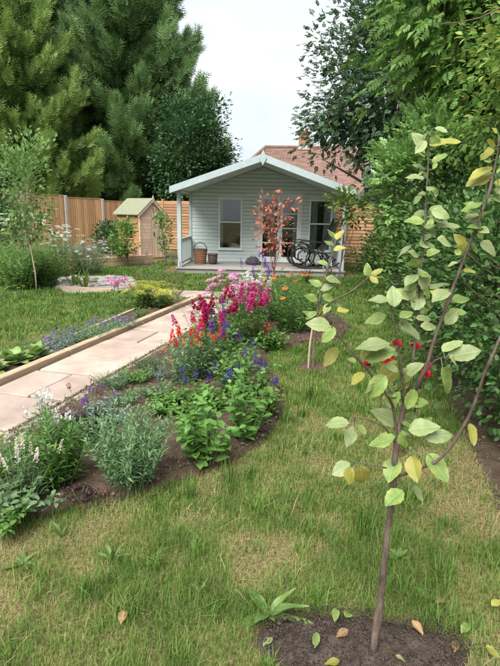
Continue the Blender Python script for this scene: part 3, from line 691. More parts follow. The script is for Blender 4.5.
def hedgehog():
    t = thing('hedgehog_ornament', 'dark hedgehog shaped ornament on the deck beside the doors', 'ornament', on_house(-.22, 1.1, DK))
    V = MB().lathe([(.13, 0), (.155, .05), (.145, .11), (.10, .17), (.04, .195)], 14)
    V.v = [(x * 1.15 + .05 * (z < .1) * (x > .09), y, z) for x, y, z in V.v]
    obj('body', V.mesh('body', M['stone_dark'], True), None, t)
    obj('snout', MB().tube([(.12, 0, .07), (.2, 0, .06), (.235, 0, .055)], [.06, .032, .012], 8).mesh('snout', M['clay_dark'], True), None, t)
    p = rng.normal(size=(150, 3)); p[:, 2] = np.abs(p[:, 2]); p = nrm(p); pos = p * A([.17, .14, .18]); pos[:, 2] += .01
    sp_ = obj('spines', tri_mesh('spines', [inst(LANCE, pos, p + A([-.5, 0, .1]), rdir(150), .06)]), M['stone_dark'], t); sp_['kind'] = 'stuff'
hedgehog()
# things inside, seen through the glass
t = thing('wicker_chair', 'round backed orange wicker chair behind the left summerhouse window', 'chair', on_house(-.78, PD_ + .55, DK - .005))
obj('seat', MB().lathe([(.20, 0), (.22, .1), (.24, .38), (.25, .42)], 14).mesh('seat', M['fence_lap'], True), None, t)
obj('backrest', MB().tube([(.25 * math.cos(a), .22, .42 + .34 * math.sin(a)) for a in np.linspace(0, math.pi, 14)], .03, 6).tube([(.16 * math.cos(a), .22, .42 + .22 * math.sin(a)) for a in np.linspace(0, math.pi, 12)], .03, 6).mesh('backrest', M['fence_lap'], True), None, t)
t = thing('side_table', 'small white table inside behind the glazed doors', 'table', on_house(.75, PD_ + 1.2, DK - .005))
boxo('table_top', t, M['curtain'], (-.4, .4, -.25, .25, .68, .71), .004)
for sx in (-1, 1):
    for sy in (-1, 1): boxo('leg', t, M['curtain'], (sx * .36 - .02, sx * .36 + .02, sy * .21 - .02, sy * .21 + .02, 0, .679))

# ---------------------------------------------------------------- fences
def left_fence():
    A0 = Vector((-7.17, 16.0, 0)); st = Vector((.81, 1.5, 0)); L = st.length; ang = math.atan2(st.y, st.x)
    t = thing('closeboard_fence', 'orange brown closeboard fence of upright boards between concrete posts', 'fence', A0, ang)
    for i in range(-3, 4):
        top = 1.93 - .063 * i; base = .10
        boxo('post', t, M['concrete'], (i * L - .055, i * L + .055, -.055, .055, 0, top + .05), .012)
        if i == 3: break
        g = boxo('gravel_board', t, M['concrete'], (i * L + .058, (i + 1) * L - .058, -.02, .025, 0, base + .13), .005)
        nb = 17; w = (L - .12) / nb
        for k in range(nb):
            x = i * L + .06 + k * w; dz = rs.uniform(-.008, .008); zt = top - .03 - .063 * 0 + dz
            me = MB().add([(x, -.030, base + .135), (x + w * 1.12, -.012, base + .135), (x + w * 1.12, .0, base + .135), (x, -.014, base + .135), (x, -.030, zt), (x + w * 1.12, -.012, zt), (x + w * 1.12, .0, zt), (x, -.014, zt)],
                          [(0, 1, 5, 4), (1, 2, 6, 5), (2, 3, 7, 6), (3, 0, 4, 7), (4, 5, 6, 7), (3, 2, 1, 0)]).mesh('board', M['fence_wood'])
            obj('board', me, None, t)
        for z in (.5, 1.15, 1.65): boxo('rail', t, M['fence_wood'], (i * L + .058, (i + 1) * L - .058, .012, .06, z, z + .07))
        boxo('capping', t, M['fence_wood'], (i * L + .06, (i + 1) * L - .06, -.035, .02, top - .018, top + .002))
    t['label'] = 'orange brown closeboard fence of upright boards between concrete posts'
left_fence()
def lap_fence(a, b, n, top, label, lattice=()):
    a, b = Vector(a), Vector(b); d = b - a; L = d.length / n; ang = math.atan2(d.y, d.x)
    t = thing('lap_fence', label, 'fence', a, ang)
    for i in range(n + 1):
        boxo('post', t, M['fence_lap'], (i * L - .045, i * L + .045, -.045, .045, 0, top + .06), .008)
        if i == n: break
        x0, x1 = i * L + .047, (i + 1) * L - .047
        ns = 17; hh = (top - .06) / ns
        for k in range(ns):
            z = .04 + k * hh; y0 = rs.uniform(-.004, .004)
            me = MB().add([(x0, -.024 + y0, z), (x1, -.024 + y0, z), (x1, -.004 + y0, z + hh * 1.12), (x0, -.004 + y0, z + hh * 1.12), (x0, -.012 + y0, z), (x1, -.012 + y0, z), (x1, .004 + y0, z + hh * 1.12), (x0, .004 + y0, z + hh * 1.12)],
                          [(0, 1, 2, 3), (4, 7, 6, 5), (0, 4, 5, 1), (3, 2, 6, 7), (0, 3, 7, 4), (1, 5, 6, 2)]).mesh('slat', M['fence_lap'])
            obj('slat', me, None, t)
        if i in lattice:
            for k in range(22):
                for s in (-1, 1):
                    u0 = -1.0 + k * .14
                    P = Vector((x0 + u0 if s > 0 else x0 + u0 + 1.0, -.05 - .008 * s, .8)); Q = Vector((P.x + s * 1.0, P.y, 1.8))
                    lo, hi = x0 + .01, x1 - .01
                    def clip(p, q):
                        if p.x == q.x: return None
                        t0, t1 = sorted(((lo - p.x) / (q.x - p.x), (hi - p.x) / (q.x - p.x))); t0, t1 = max(t0, 0), min(t1, 1)
                        return (p.lerp(q, t0), p.lerp(q, t1)) if t1 - t0 > .02 else None
                    c = clip(P, Q)
                    if c: obj('lattice_strip', MB().tube([c[0], c[1]], .011, 4).mesh('lattice_strip', M['fence_lap']), None, t)
lap_fence((-4.66, 20.46, 0), (-1.0, 18.4, 0), 3, 1.85, 'orange lapped fence panels behind the playhouse and the porch railing', (2,))
lap_fence((2.5, 15.6, 0), (4.6, 15.3, 0), 1, 1.75, 'orange lapped fence panel between the summerhouse and the hedge')

# ---------------------------------------------------------------- playhouse
def playhouse():
    t = thing('playhouse', 'small wooden playhouse with green felt roof and an arched side window', 'playhouse', S(141, 264, 15.3) * 1.0, 0)
    p = S(141, 264, 15.3); t.location = (p.x, p.y, 0); t.rotation_euler = (0, 0, R(50)); t.scale = (.94, .94, 1)
    # local: +x along the gable front (door), +y along the long side to the rear; corner at origin
    W, D, E_, AP = .98, 1.18, 1.40, 1.80
    # front gable: boards
    n = 14
    for i in range(n):
        z0 = .05 + i * (E_ - .05) / n; z1 = z0 + (E_ - .05) / n
        boxo('siding_board', t, M['shed_wood'], (.0, .47, -.012, .012, z0 + .002, z1 - .002), .003)
    nv = 5; xs = np.linspace(.49, .96, nv + 1)
    d = boxo('door', t, M['shed_wood'], (.49, .96, .0, .012, .06, 1.40))
    for i in range(nv): boxo('door_board', d, M['shed_wood'], (xs[i] + .003, xs[i + 1] - .003, -.02, -.001, .06, 1.42), .003)
    boxo('handle', d, M['iron'], (.53, .56, -.045, -.021, .72, .86), .004)
    obj('gable', MB().prism([(0, E_), (W, E_), (W / 2, AP - .03)], -.010, .012).mesh('gable', M['shed_wood']), None, t)
    for sx in (-1, 1):
        b = [(W / 2, AP + .035), (W / 2 + sx * (W / 2 + .10), E_ - .03), (W / 2 + sx * (W / 2 + .10), E_ - .13), (W / 2, AP - .065)]
        if sx > 0: b = b[::-1]
        obj('bargeboard', MB().prism(b, -.075, -.052).mesh('bargeboard', M['shed_wood']), None, t)
        r = [(W / 2, AP + .045), (W / 2 + sx * (W / 2 + .12), E_ - .035), (W / 2 + sx * (W / 2 + .12), E_ - .06), (W / 2, AP + .02)]
        if sx > 0: r = r[::-1]
        obj('roof', MB().prism(r, -.085, D + .1).mesh('roof', M['felt_green']), None, t)
    obj('finial', MB().prism([(W / 2 - .05, AP - .0), (W / 2, AP - .1), (W / 2 + .05, AP), (W / 2, AP + .13)], -.10, -.078).mesh('finial', M['stake']), None, t)
    # left side wall with arched opening
    ay, az, ar = .56, .88, .24
    n = 12
    for i in range(n):
        z0 = .05 + i * (E_ - .05) / n; z1 = z0 + (E_ - .05) / n; zm = (z0 + z1) / 2
        cut = None
        if .62 < zm < az: cut = ar
        elif az <= zm < az + ar: cut = math.sqrt(max(ar * ar - (zm - az) ** 2, 0))
        for y0, y1 in ([(.013, D)] if cut is None else [(.013, ay - cut), (ay + cut, D)]):
            boxo('side_board', t, M['shed_side'], (-.012, .012, y0, y1, z0 + .002, z1 - .002), .003)
    P = [(-.02, ay - ar, .62)] + [(-.02, ay - ar * math.cos(a), az + ar * math.sin(a)) for a in np.linspace(0, math.pi, 14)] + [(-.02, ay + ar, .62), (-.02, ay - ar, .62)]
    w = obj('arched_window', MB().tube(P, .028, 5).mesh('arched_window', M['shed_side']), None, t)
    obj('glazing_bar', MB().tube([(-.015, ay, .62), (-.015, ay, az + ar)], .014, 4).tube([(-.015, ay - ar, az), (-.015, ay + ar, az)], .014, 4).mesh('glazing_bar', M['shed_side']), None, w)
    boxo('far_wall', t, M['shed_side'], (W - .02, W, .013, D, .05, E_)); boxo('rear_wall', t, M['shed_side'], (.013, W - .021, D - .02, D, .05, E_)); boxo('floor', t, M['shed_side'], (.0, W, .0, D, 0, .049))
    for q in ((-.03, .02, -.03, .015), (W - .02, W + .03, -.03, .015)): boxo('corner_post', t, M['shed_wood'], (q[0], q[1], q[2] - .001, q[3], .05, E_), .004)
playhouse()
# sleepers of the raised bed
def sleeper(a, b, label, h=.26):
    a, b = Vector(a), Vector(b); d = b - a
    t = thing('raised_bed_sleepers', label, 'sleepers', a, math.atan2(d.y, d.x))
    for i in range(2):
        boxo('sleeper', t, M['sleeper'], (0, d.length * (.58 if i == 0 else .6), -.05, .05, i * h / 2, (i + 1) * h / 2 - .004), .008)
        boxo('sleeper', t, M['sleeper'], (d.length * (.58 if i == 0 else .6) + .005, d.length, -.05, .05, i * h / 2, (i + 1) * h / 2 - .004), .008)
sleeper(G(34, 273), G(152, 263.5), 'pale timber sleepers holding the raised bed below the fence')
# pond edge: stones and boards
def stone_mesh(seed):
    g = np.random.default_rng(seed); m = MB().lathe([(.3, -.3), (.8, -.2), (1, .05), (.75, .35), (.25, .48)], 8)
    m.v = [tuple(A(v) * (1 + .18 * g.normal(size=3))) for v in m.v]
    return m.mesh('stone', M['pebble'], True)
SM = [stone_mesh(i) for i in range(5)]
pond_grp = 'rounded grey stones edging the little gravel patch'
for i in range(46):
    u = i / 46
    p = G(56 + 80 * u + rs.uniform(-3, 3), 283 + rs.uniform(-5, 6))
    s = rs.uniform(.05, .13)
    o = obj('stone', SM[i % 5], None, None, (p.x, p.y, s * .18)); o.scale = (s * 1.3, s, s * .8); o.rotation_euler = (0, 0, rs.uniform(0, 6.28))
    tag(o, 'rounded grey stone in the gravel patch between lawn and sleepers', 'stone', pond_grp)
tag(obj('gravel_patch', MB().add([(p.x, p.y, .006) for p in pond_poly], [tuple(range(len(pond_poly)))]).mesh('gravel_patch', M['gravel'])), kind='structure')
edging(G(60, 289), G(112, 292), .06, .06, 'old board lying along the front of the gravel patch', n=1, name='timber_edging')
edging(G(62, 284), G(90, 285), .06, .1, 'short dark board among the grey stones of the gravel patch', n=1)

# ---------------------------------------------------------------- neighbouring house
def far_house():
    D = 32.0; t = thing('brick_bungalow', 'brick bungalow with hipped red tiled roof rising behind the summerhouse', 'house', (2.7, D, 0), R(-3))
    xl, xr, y0, y1, ze, zr = -5.1, 5.4, 0.0, 7.0, 2.65, 5.75
    rl, rr = xl + 3.0, xr - 1.6; ym = (y0 + y1) / 2
    boxo('wall', t, M['brick'], (xl + .35, xr - .35, y0 + .35, y1 - .35, 0, ze - .02))
    nC = 26
    def course(a0, b0, a1, b1, k):   # a stepped strip of tiles; a,b are the ends of the lower and upper edge
        m = MB(); n_ = ((a1 - a0) * 0 + (b0 - a0)).normalized(); up = ((a1 + b1) / 2 - (a0 + b0) / 2).normalized(); no = n_.cross(up).normalized()
        if no.z < 0: no = -no
        L = (b0 - a0).length; nt_ = max(2, int(L / .19)); off = .5 * (k % 2)
        for i in range(nt_):
            u0, u1 = max(0, (i - off + .04) / nt_), min(1, (i - off + .96) / nt_)
            if i == nt_ - 1: u1 = 1
            lift = .028 + rs.uniform(-.006, .006)
            p = [a0.lerp(b0, u0) + no * lift, a0.lerp(b0, u1) + no * lift, a1.lerp(b1, u1) + no * .004 + up * .03, a1.lerp(b1, u0) + no * .004 + up * .03]
            m.add(p + [p[0] - no * .03, p[1] - no * .03], [(0, 1, 2, 3), (4, 5, 1, 0)])
        o = obj('tile_course', m.mesh('tile_course', M['tile']), None, ro); o['kind'] = 'stuff'
    E = [Vector((xl, y0, ze)), Vector((xr, y0, ze)), Vector((xr, y1, ze)), Vector((xl, y1, ze))]; RL, RR = Vector((rl, ym, zr)), Vector((rr, ym, zr))
    ro = obj('roof', MB().add(E + [RL, RR], [(0, 1, 5, 4), (1, 2, 5), (2, 3, 4, 5), (3, 0, 4)]).mesh('roof', M['tile']), None, t)
    for k in range(nC):
        u, v = k / nC, (k + 1) / nC
        course(E[0].lerp(RL, u), E[1].lerp(RR, u), E[0].lerp(RL, v), E[1].lerp(RR, v), k)
        course(E[3].lerp(RL, u), E[0].lerp(RL, u), E[3].lerp(RL, v), E[0].lerp(RL, v), k)
        course(E[1].lerp(RR, u), E[2].lerp(RR, u), E[1].lerp(RR, v), E[2].lerp(RR, v), k)
    for P in ((RL, RR), (E[0], RL), (E[1], RR), (E[3], RL)): obj('ridge_tiles', MB().tube([P[0] + Vector((0, 0, .03)), P[1] + Vector((0, 0, .03))], .11, 8).mesh('ridge_tiles', M['tile']), None, ro)
    c = boxo('chimney', ro, M['brick'], (.12, .78, ym - .3, ym + .3, 5.2, 6.55), .01)
    boxo('chimney_cap', ro, M['brick'], (.06, .84, ym - .36, ym + .36, 6.552, 6.68), .01); boxo('flashing', ro, M['concrete'], (.08, .82, ym - .34, ym + .34, 5.6, 5.86))
    for xx in (.3, .6): obj('chimney_pot', MB().lathe([(.11, 0), (.1, .2), (.12, .24), (.12, .28)], 10, (xx, ym, 6.681)).mesh('chimney_pot', M['brick'], True), None, ro)
    a = MB().tube([(.2, ym, 6.5), (.2, ym, 7.55)], .02, 5); a.tube([(-.25, ym, 7.45), (.6, ym, 7.45)], .014, 4)
    for i in range(6): a.tube([(-.2 + i * .15, ym - .2, 7.45), (-.2 + i * .15, ym + .2, 7.45)], .01, 4)
    obj('aerial', a.mesh('aerial', M['galv']), None, ro)
    for xx in (-3.2, 0.4, 3.6):
        w = boxo('window', t, M['render'], (xx, xx + 1.2, y0 + .30, y0 + .352, 1.05, 2.25)); 
        for q in (.06, .63): boxo('pane', w, M['glass'], (xx + q, xx + q + .51, y0 + .285, y0 + .299, 1.12, 2.18))
    boxo('gutter', t, M['render'], (xl - .05, xr + .05, y0 - .09, y0 - .005, ze - .12, ze - .005))
far_house()
def grey_outhouse():
    b = S(362, 250, 19.0); t = thing('outhouse', 'small brick outhouse with sloping grey roof beyond the lapped fence', 'outhouse', (b.x - .2, 19.0, 0), 0)
    boxo('wall', t, M['brick'], (0, 2.4, 0, 2, 0, 1.95)); 
    obj('roof', MB().prism([(-.15, 1.9), (2.6, 1.9), (1.6, 2.45), (.5, 2.45)], -.2, 2.2).mesh('roof', M['concrete']), None, t)
    boxo('window', t, M['render'], (.1, .6, -.03, -.001, 1.2, 1.8))
grey_outhouse()
#PLANTS
# ---------------------------------------------------------------- trees and hedges
def crown(g, n, ncl, c, rad, cr, tpl, size, up=.35, droop=0.0, shell=.45, flat=0.0, zmin=None):
    """leaves gathered in clumps through an ellipsoid; returns (V,F) and the clump centres"""
    c = A(c, float); rad = A(rad, float)
    d = rdir(ncl, g); rr = shell + (1 - shell) * g.random(ncl) ** .5
    cc = c + d * rad * rr[:, None] * g.uniform(.85, 1.12, (ncl, 1))
    if zmin is not None: cc[:, 2] = np.maximum(cc[:, 2], zmin + g.random(ncl) * .3)
    w = g.uniform(.5, 1.6, ncl); k = g.choice(ncl, n, p=w / w.sum())
    off = np.clip(g.normal(size=(n, 3)), -1.9, 1.9) * A([1, 1, .75]) * cr * w[k][:, None] ** .5
    pos = cc[k] + off
    out = nrm(pos - c) * .8 + nrm(off) * .6 + rdir(n, g) * .8; out[:, 2] += up - droop
    nr = rdir(n, g) * .7 + A([0, 0, 1.0]) + out * .15
    sc = g.uniform(.65, 1.2, n) * size
    if zmin is not None: pos[:, 2] = np.maximum(pos[:, 2], .03)
    return inst(tpl, pos, out, nr, sc), cc
def limbs(mb, base, targets, r0, g, n=5, bend=.25):
    for q in targets:
        b = Vector(base); q = Vector(q); m = b.lerp(q, .5) + Vector((g.normal() * bend, g.normal() * bend, abs(g.normal()) * bend * .8)) * (q - b).length * .4
        P = [b * (1 - t) ** 2 + m * 2 * t * (1 - t) + q * t * t for t in (0, .25, .5, .75, 1)]
        mb.tube(P, [r0, r0 * .8, r0 * .6, r0 * .4, r0 * .15], n)
def broadleaf(name, label, cat, base, trunk_top, c, rad, ncl, n, cr, tpl, size, m, tr=.12, seed=1, group=None, up=.3, droop=0., shell=.45, nl=26, zmin=None, bark='bark', lb=None):
    g = np.random.default_rng(seed); base = Vector(base)
    t = thing(name, label, cat, base, 0, group)
    cl = A(c, float) - A(base); vf, cc = crown(g, n, ncl, cl, rad, cr, tpl, size, up, droop, shell, zmin=zmin)
    obj('crown', tri_mesh('crown', [vf]), M[m], t)
    tt = Vector(trunk_top) - base; tb = MB()
    P = [tt * u + Vector((math.sin(u * 5 + seed) * .04, math.cos(u * 4 + seed) * .04, 0)) * tt.length * .4 * (1 if u else 0) for u in (0, .2, .45, .7, 1)]
    tb.tube(P, [tr * 1.25, tr, tr * .9, tr * .78, tr * .55], 9)
    tk = obj('trunk', tb.mesh('trunk', M[bark], True), None, t)
    lm = MB()
    for i in range(0, min(nl, ncl)):
        s = P[2 + i % 3]; limbs(lm, s, [cc[i]], tr * .38, g)
    obj('limbs', lm.mesh('limbs', M[bark], True), None, tk)
    return t
def conifer(name, label, base, H, Rm, zlow, nb, m, seed, fs=.5, tilt=.35, per=26, group='tall conifers behind the fence', vis_only=None):
    g = np.random.default_rng(seed); base = Vector(base); t = thing(name, label, 'tree', base, 0, group)
    tb = MB().tube([(0, 0, 0), (.05, 0, H * .3), (-.05, .05, H * .65), (0, 0, H)], [.32, .24, .14, .02], 9)
    tk = obj('trunk', tb.mesh('trunk', M['bark'], True), None, t)
    parts = []; tips = []; br = MB()
    for i in range(nb):
        u = (i + g.random()) / nb; z = zlow + (H - zlow) * u ** 1.1
        h = (z - zlow) / (H - zlow); L = Rm * ((1 - h) ** .75) * (.55 + .45 * min(1, h * 5 + .35)) * g.uniform(.62, 1.22) + .25
        a = i * 2.39996 + g.normal() * .3; el = .15 + .75 * h + g.normal() * .1
        dh = A([math.cos(a), math.sin(a), 0])
        sag = .28 * L * (1 - h)
        ts = g.random(max(8, int(per * L))) ** .6
        P = lambda q: dh * (L * q * math.cos(el * .6))[:, None] + A([0, 0, 1]) * (z + L * q * math.sin(el * .6) - sag * np.sin(q * 2.2) + .42 * L * q ** 3 * tilt)[:, None]
        p = P(ts); p2 = P(ts + .03); ax = nrm(p2 - p)
        side = np.cross(ax, A([0, 0, 1])); sd = g.choice([-1, 1], len(ts))
        spread = (1.05 - ts) * L * .34 + .10
        q = g.random(len(ts)); off = side * (sd * spread * q)[:, None] + A([0, 0, 1]) * (g.normal(size=len(ts)) * .12 - spread * q * .15)[:, None]
        axx = ax * .75 + side * (sd * .75 * (1.1 - ts))[:, None] + A([0, 0, 1]) * (tilt + g.normal(size=len(ts)) * .25)[:, None] + rdir(len(ts), g) * .45
        nr = A([0, 0, 1]) + rdir(len(ts), g) * 1.6 + dh * .4
        szz = g.uniform(.55, 1.1, len(ts)) * fs * (1.15 - .35 * ts); yg = ts + .25 * q > .92
        parts.append(inst(FROND, (p + off)[~yg], axx[~yg], nr[~yg], szz[~yg])); tips.append(inst(FROND, (p + off)[yg], axx[yg], nr[yg], szz[yg]))
        qq = np.linspace(0, .95, 5); br.tube([tuple(v) for v in P(qq)], [.05 * L / 3 + .012, .04 * L / 3 + .01, .03, .02, .006], 4, False)
    obj('crown', tri_mesh('crown', parts), M[m], t)
    obj('young_shoots', tri_mesh('young_shoots', tips), M[m + '_tip'], t)
    obj('branches', br.mesh('branches', M['bark']), None, tk)
conifer('conifer_tree', 'tall dark green conifer with feathery drooping sprays behind the playhouse', (-5.6, 24.5, 0), 16.6, 4.1, 1.4, 230, 'conifer_dark', 1, .66, .45, 72)
conifer('conifer_tree', 'golden green conifer, shorter and brighter, just behind the closeboard fence', (-9.4, 21.0, 0), 10.2, 3.5, 1.7, 180, 'conifer_gold', 2, .56, .5, 80)
conifer('conifer_tree', 'dark conifer crowded between the golden green conifer and the tall feathery one', (-8.9, 26.0, 0), 17.0, 3.6, 4.0, 120, 'conifer_dark', 3, .75, .5, 46)
conifer('conifer_tree', 'dark conifer standing behind and left of the golden green conifer', (-12.6, 25.5, 0), 16.5, 3.8, 4.0, 90, 'conifer_dark', 4, .8, .5, 40)
broadleaf('evergreen_tree', 'rounded dark evergreen tree between the tall conifer and the summerhouse roof', 'tree', (-2.55, 22.5, 0), (-2.5, 22.5, 3.0), (-2.75, 22.4, 3.7), (1.65, 1.6, 2.35), 130, 22000, .30, LEAF4, .15, 'broadleaf_dark', .13, 4, up=.1)
broadleaf('shade_backdrop_hedge', 'dense dark hedge added as a backdrop for the shade below the conifers', 'hedge', (-8.5, 27.5, 0), (-8.5, 27.5, 1.6), (-8.5, 27.5, 1.6), (8.0, .8, 1.9), 160, 9000, .4, LEAF4, .22, 'broadleaf_dark', .1, 5, nl=60, zmin=.2)  # added hedge, its dark leaves stand in for the deep shade under the conifers
broadleaf('ash_tree', 'big dark ash tree rising behind the summerhouse and its right eave', 'tree', (5.2, 18.2, 0), (4.7, 18.0, 4.2), (5.0, 18.0, 5.6), (2.85, 2.4, 4.2), 170, 15000, .46, PINN, .23, 'ash_dark', .2, 6, droop=.35, up=.1, shell=.3, nl=70)
broadleaf('ash_tree', 'light green ash with long pinnate leaves overhanging the hedge', 'tree', (4.6, 8.6, 0), (4.3, 8.2, 2.8), (4.25, 8.2, 4.75), (2.3, 1.9, 2.2), 85, 5200, .38, PINN4, .36, 'ash_light', .11, 7, droop=.45, up=.05, shell=.35, nl=50)
# right boundary: several shrubs grown into one another
HG = 'shrubs grown together along the right boundary'
broadleaf('hedge_shrub', 'dense dark hedge shrub with small oval leaves rising from the dry hedge foot', 'shrub', (2.25, 3.6, 0), (2.3, 3.7, .9), (2.27, 3.7, .88), (1.0, 1.6, 1.05), 190, 21000, .14, LEAF6, .052, 'hedge', .035, 11, HG, nl=90, zmin=.05, shell=.6)
broadleaf('hedge_shrub', 'dark leafy hedge shrub in the middle of the boundary beside the lawn', 'shrub', (2.85, 6.2, 0), (2.9, 6.2, 1.0), (2.95, 6.3, 1.1), (.98, 1.9, 1.4), 170, 15000, .19, LEAF6, .066, 'hedge', .04, 12, HG, nl=80, zmin=.05, shell=.6)
broadleaf('hedge_shrub', 'dark hedge shrub at the far end of the boundary near the lapped fence', 'shrub', (3.8, 9.8, 0), (3.8, 9.8, 1.0), (3.85, 9.9, 1.15), (1.0, 2.2, 1.35), 110, 9000, .22, LEAF4, .11, 'hedge', .04, 13, HG, nl=60, zmin=.05, shell=.6)
broadleaf('hedge_shrub', 'dark hedge shrub with small leaves at the near end of the boundary', 'shrub', (2.55, 2.35, 0), (2.55, 2.35, .6), (2.5, 2.3, .8), (.85, .8, .95), 80, 8000, .14, LEAF6, .052, 'hedge', .03, 18, HG, nl=40, zmin=.05, shell=.6)
broadleaf('climbing_vine', 'yellowing climber tumbling high over the hedge with pointed leaves', 'climber', (3.0, 4.7, 0), (2.9, 4.6, 2.0), (2.95, 4.75, 2.75), (.85, 1.35, 1.15), 95, 10000, .20, LEAF6, .078, 'vine', .035, 14, up=.0, droop=.2, nl=60, shell=.5)
broadleaf('elder_shrub', 'fresh light green elder shrub rising out of the hedge', 'shrub', (2.75, 7.9, 0), (2.7, 7.8, 1.2), (2.55, 7.6, 1.95), (.62, .6, .95), 60, 3000, .14, PINN, .155, 'elder', .04, 15, up=.25, nl=45, shell=.5)
broadleaf('background_tree', 'dark tree closing the gap beyond the right boundary hedge', 'tree', (8.5, 15, 0), (8.5, 15, 3), (8.3, 15, 4.2), (2.6, 3, 4.0), 90, 5000, .5, LEAF4, .34, 'broadleaf_dark', .2, 16, nl=30)
broadleaf('background_shrub', 'low dark shrub in front of the lapped fence by the right porch post', 'shrub', (3.35, 13.6, 0), (3.35, 13.6, .5), (3.4, 13.6, .42), (.65, .8, .5), 40, 2500, .14, LEAF4, .10, 'hedge', .02, 17, nl=25, zmin=.03)
# bare twig and branch crossing the top of the hedge
t = thing('dead_branch', 'pale bare branch arching across the top of the climber', 'branch', S(500, 10, 3.7))
obj('stem', MB().tube([S(504, 6, 3.7) - t.location, S(480, 18, 3.7) - t.location, S(462, 22, 3.75) - t.location, S(440, 24, 3.9) - t.location, S(425, 23, 4.0) - t.location], [.006, .005, .004, .003, .002], 6).mesh('stem', M['bark'], True), None, t)

# ---------------------------------------------------------------- flower heads
def spike(n, w, ps, g, taper=.8):
    u = np.sort(g.random(n)); a = g.uniform(0, 6.28, n); r = w * (1 - taper * u) * g.uniform(.5, 1, n)
    pos = np.stack([np.cos(a) * r * .6, np.sin(a) * r * .6, u], 1); ax = np.stack([np.cos(a), np.sin(a), .5 + 0 * a], 1) + g.normal(size=(n, 3)) * .4
    return inst(PETAL, pos, ax, rdir(n, g) + A([0, 0, 1]), ps * g.uniform(.6, 1.2, n) * (1.1 - .5 * u))
def umbel(n, g, ps=.16):
    a = g.uniform(0, 6.28, n); r = np.sqrt(g.random(n)); pos = np.stack([np.cos(a) * r, np.sin(a) * r, .28 * (1 - r * r) + g.normal(size=n) * .03], 1)
    return inst(PETAL, pos, rdir(n, g) * A([1, 1, .4]), A([0, 0, 1]) + rdir(n, g) * .5, ps * g.uniform(.6, 1.2, n))
def ball(n, g, ps=.4):
    d = rdir(n, g); return inst(PETAL, d * .6, d + rdir(n, g) * .5, rdir(n, g), ps * g.uniform(.7, 1.2, n))
def daisy(g, k=13):
    a = np.arange(k) * 6.283 / k + g.normal(size=k) * .08; ax = np.stack([np.cos(a), np.sin(a), -.12 + .1 * g.normal(size=k)], 1)
    return inst((PETAL[0] * A([.42, 1, 1]), PETAL[1]), ax * .15, ax, np.repeat(A([[0, 0, 1.]]), k, 0), .85)
def rose(g):
    P = []
    for j, (r, k, tl) in enumerate(((.12, 5, 1.6), (.3, 6, 1.0), (.5, 7, .45), (.62, 7, .05))):
        a = np.arange(k) * 6.283 / k + j * .5; o = np.stack([np.cos(a), np.sin(a), 0 * a], 1)
        P.append(inst(LEAF6 if 0 else (LEAF6[0] * A([2.2, .8, 1]), LEAF6[1]), o * r * .4, o + A([0, 0, tl]), o * -.6 + A([0, 0, 1.0]), .55 + .12 * j))
    return P
GF = np.random.default_rng(77)
def hm(name, mat_, parts): me = tri_mesh(name, parts if isinstance(parts, list) else [parts]); me.materials.append(M[mat_]); return me
HEAD = dict(
    magenta=hm('spike', 'magenta_p', spike(150, .22, .15, GF)), crimson=hm('spike', 'crimson_p', spike(120, .25, .17, GF)), pinkball=hm('dome', 'pink_p', umbel(90, GF, .34)),
    redspike=hm('spike', 'red_p', spike(70, .30, .26, GF, .5)), orange=hm('cluster', 'orange_p', ball(26, GF, .55)), helen=hm('daisy', 'orange_p', [daisy(GF), umbel(24, GF, .14)]),
    blue=hm('spike', 'blue_p', spike(70, .16, .13, GF)), violet=hm('spike', 'violet_p', spike(80, .13, .10, GF)), lav=hm('spike', 'lav_p', spike(40, .16, .16, GF)),
    whitespike=hm('spike', 'white_p', spike(60, .17, .15, GF)), creamspike=hm('spike', 'cream_p', spike(80, .17, .12, GF)), white=hm('umbel', 'white_p', umbel(90, GF, .22)), whitebell=hm('bell', 'white_p', spike(26, .42, .36, GF, .3)),
    dark=hm('button', 'dark_p', ball(40, GF, .4)), violetball=hm('ball', 'violet_p', ball(60, GF, .4)), yellow=hm('froth', 'yellow_p', umbel(110, GF, .13)), pinkspike=hm('spike', 'pink_p', spike(60, .3, .24, GF, .4)),
    rose=hm('rose', 'rose_p', rose(GF)), brown=hm('button', 'stem_red', ball(20, GF, .5)))
def orient(p, d, s, roll=0.):
    q = Vector(d).to_track_quat('Z', 'Y').to_matrix().to_4x4()
    sm = Matrix.Diagonal((*s, 1)) if hasattr(s, '__len__') else Matrix.Scale(s, 4)
    return Matrix.Translation(p) @ q @ Matrix.Rotation(roll, 4, 'Z') @ sm
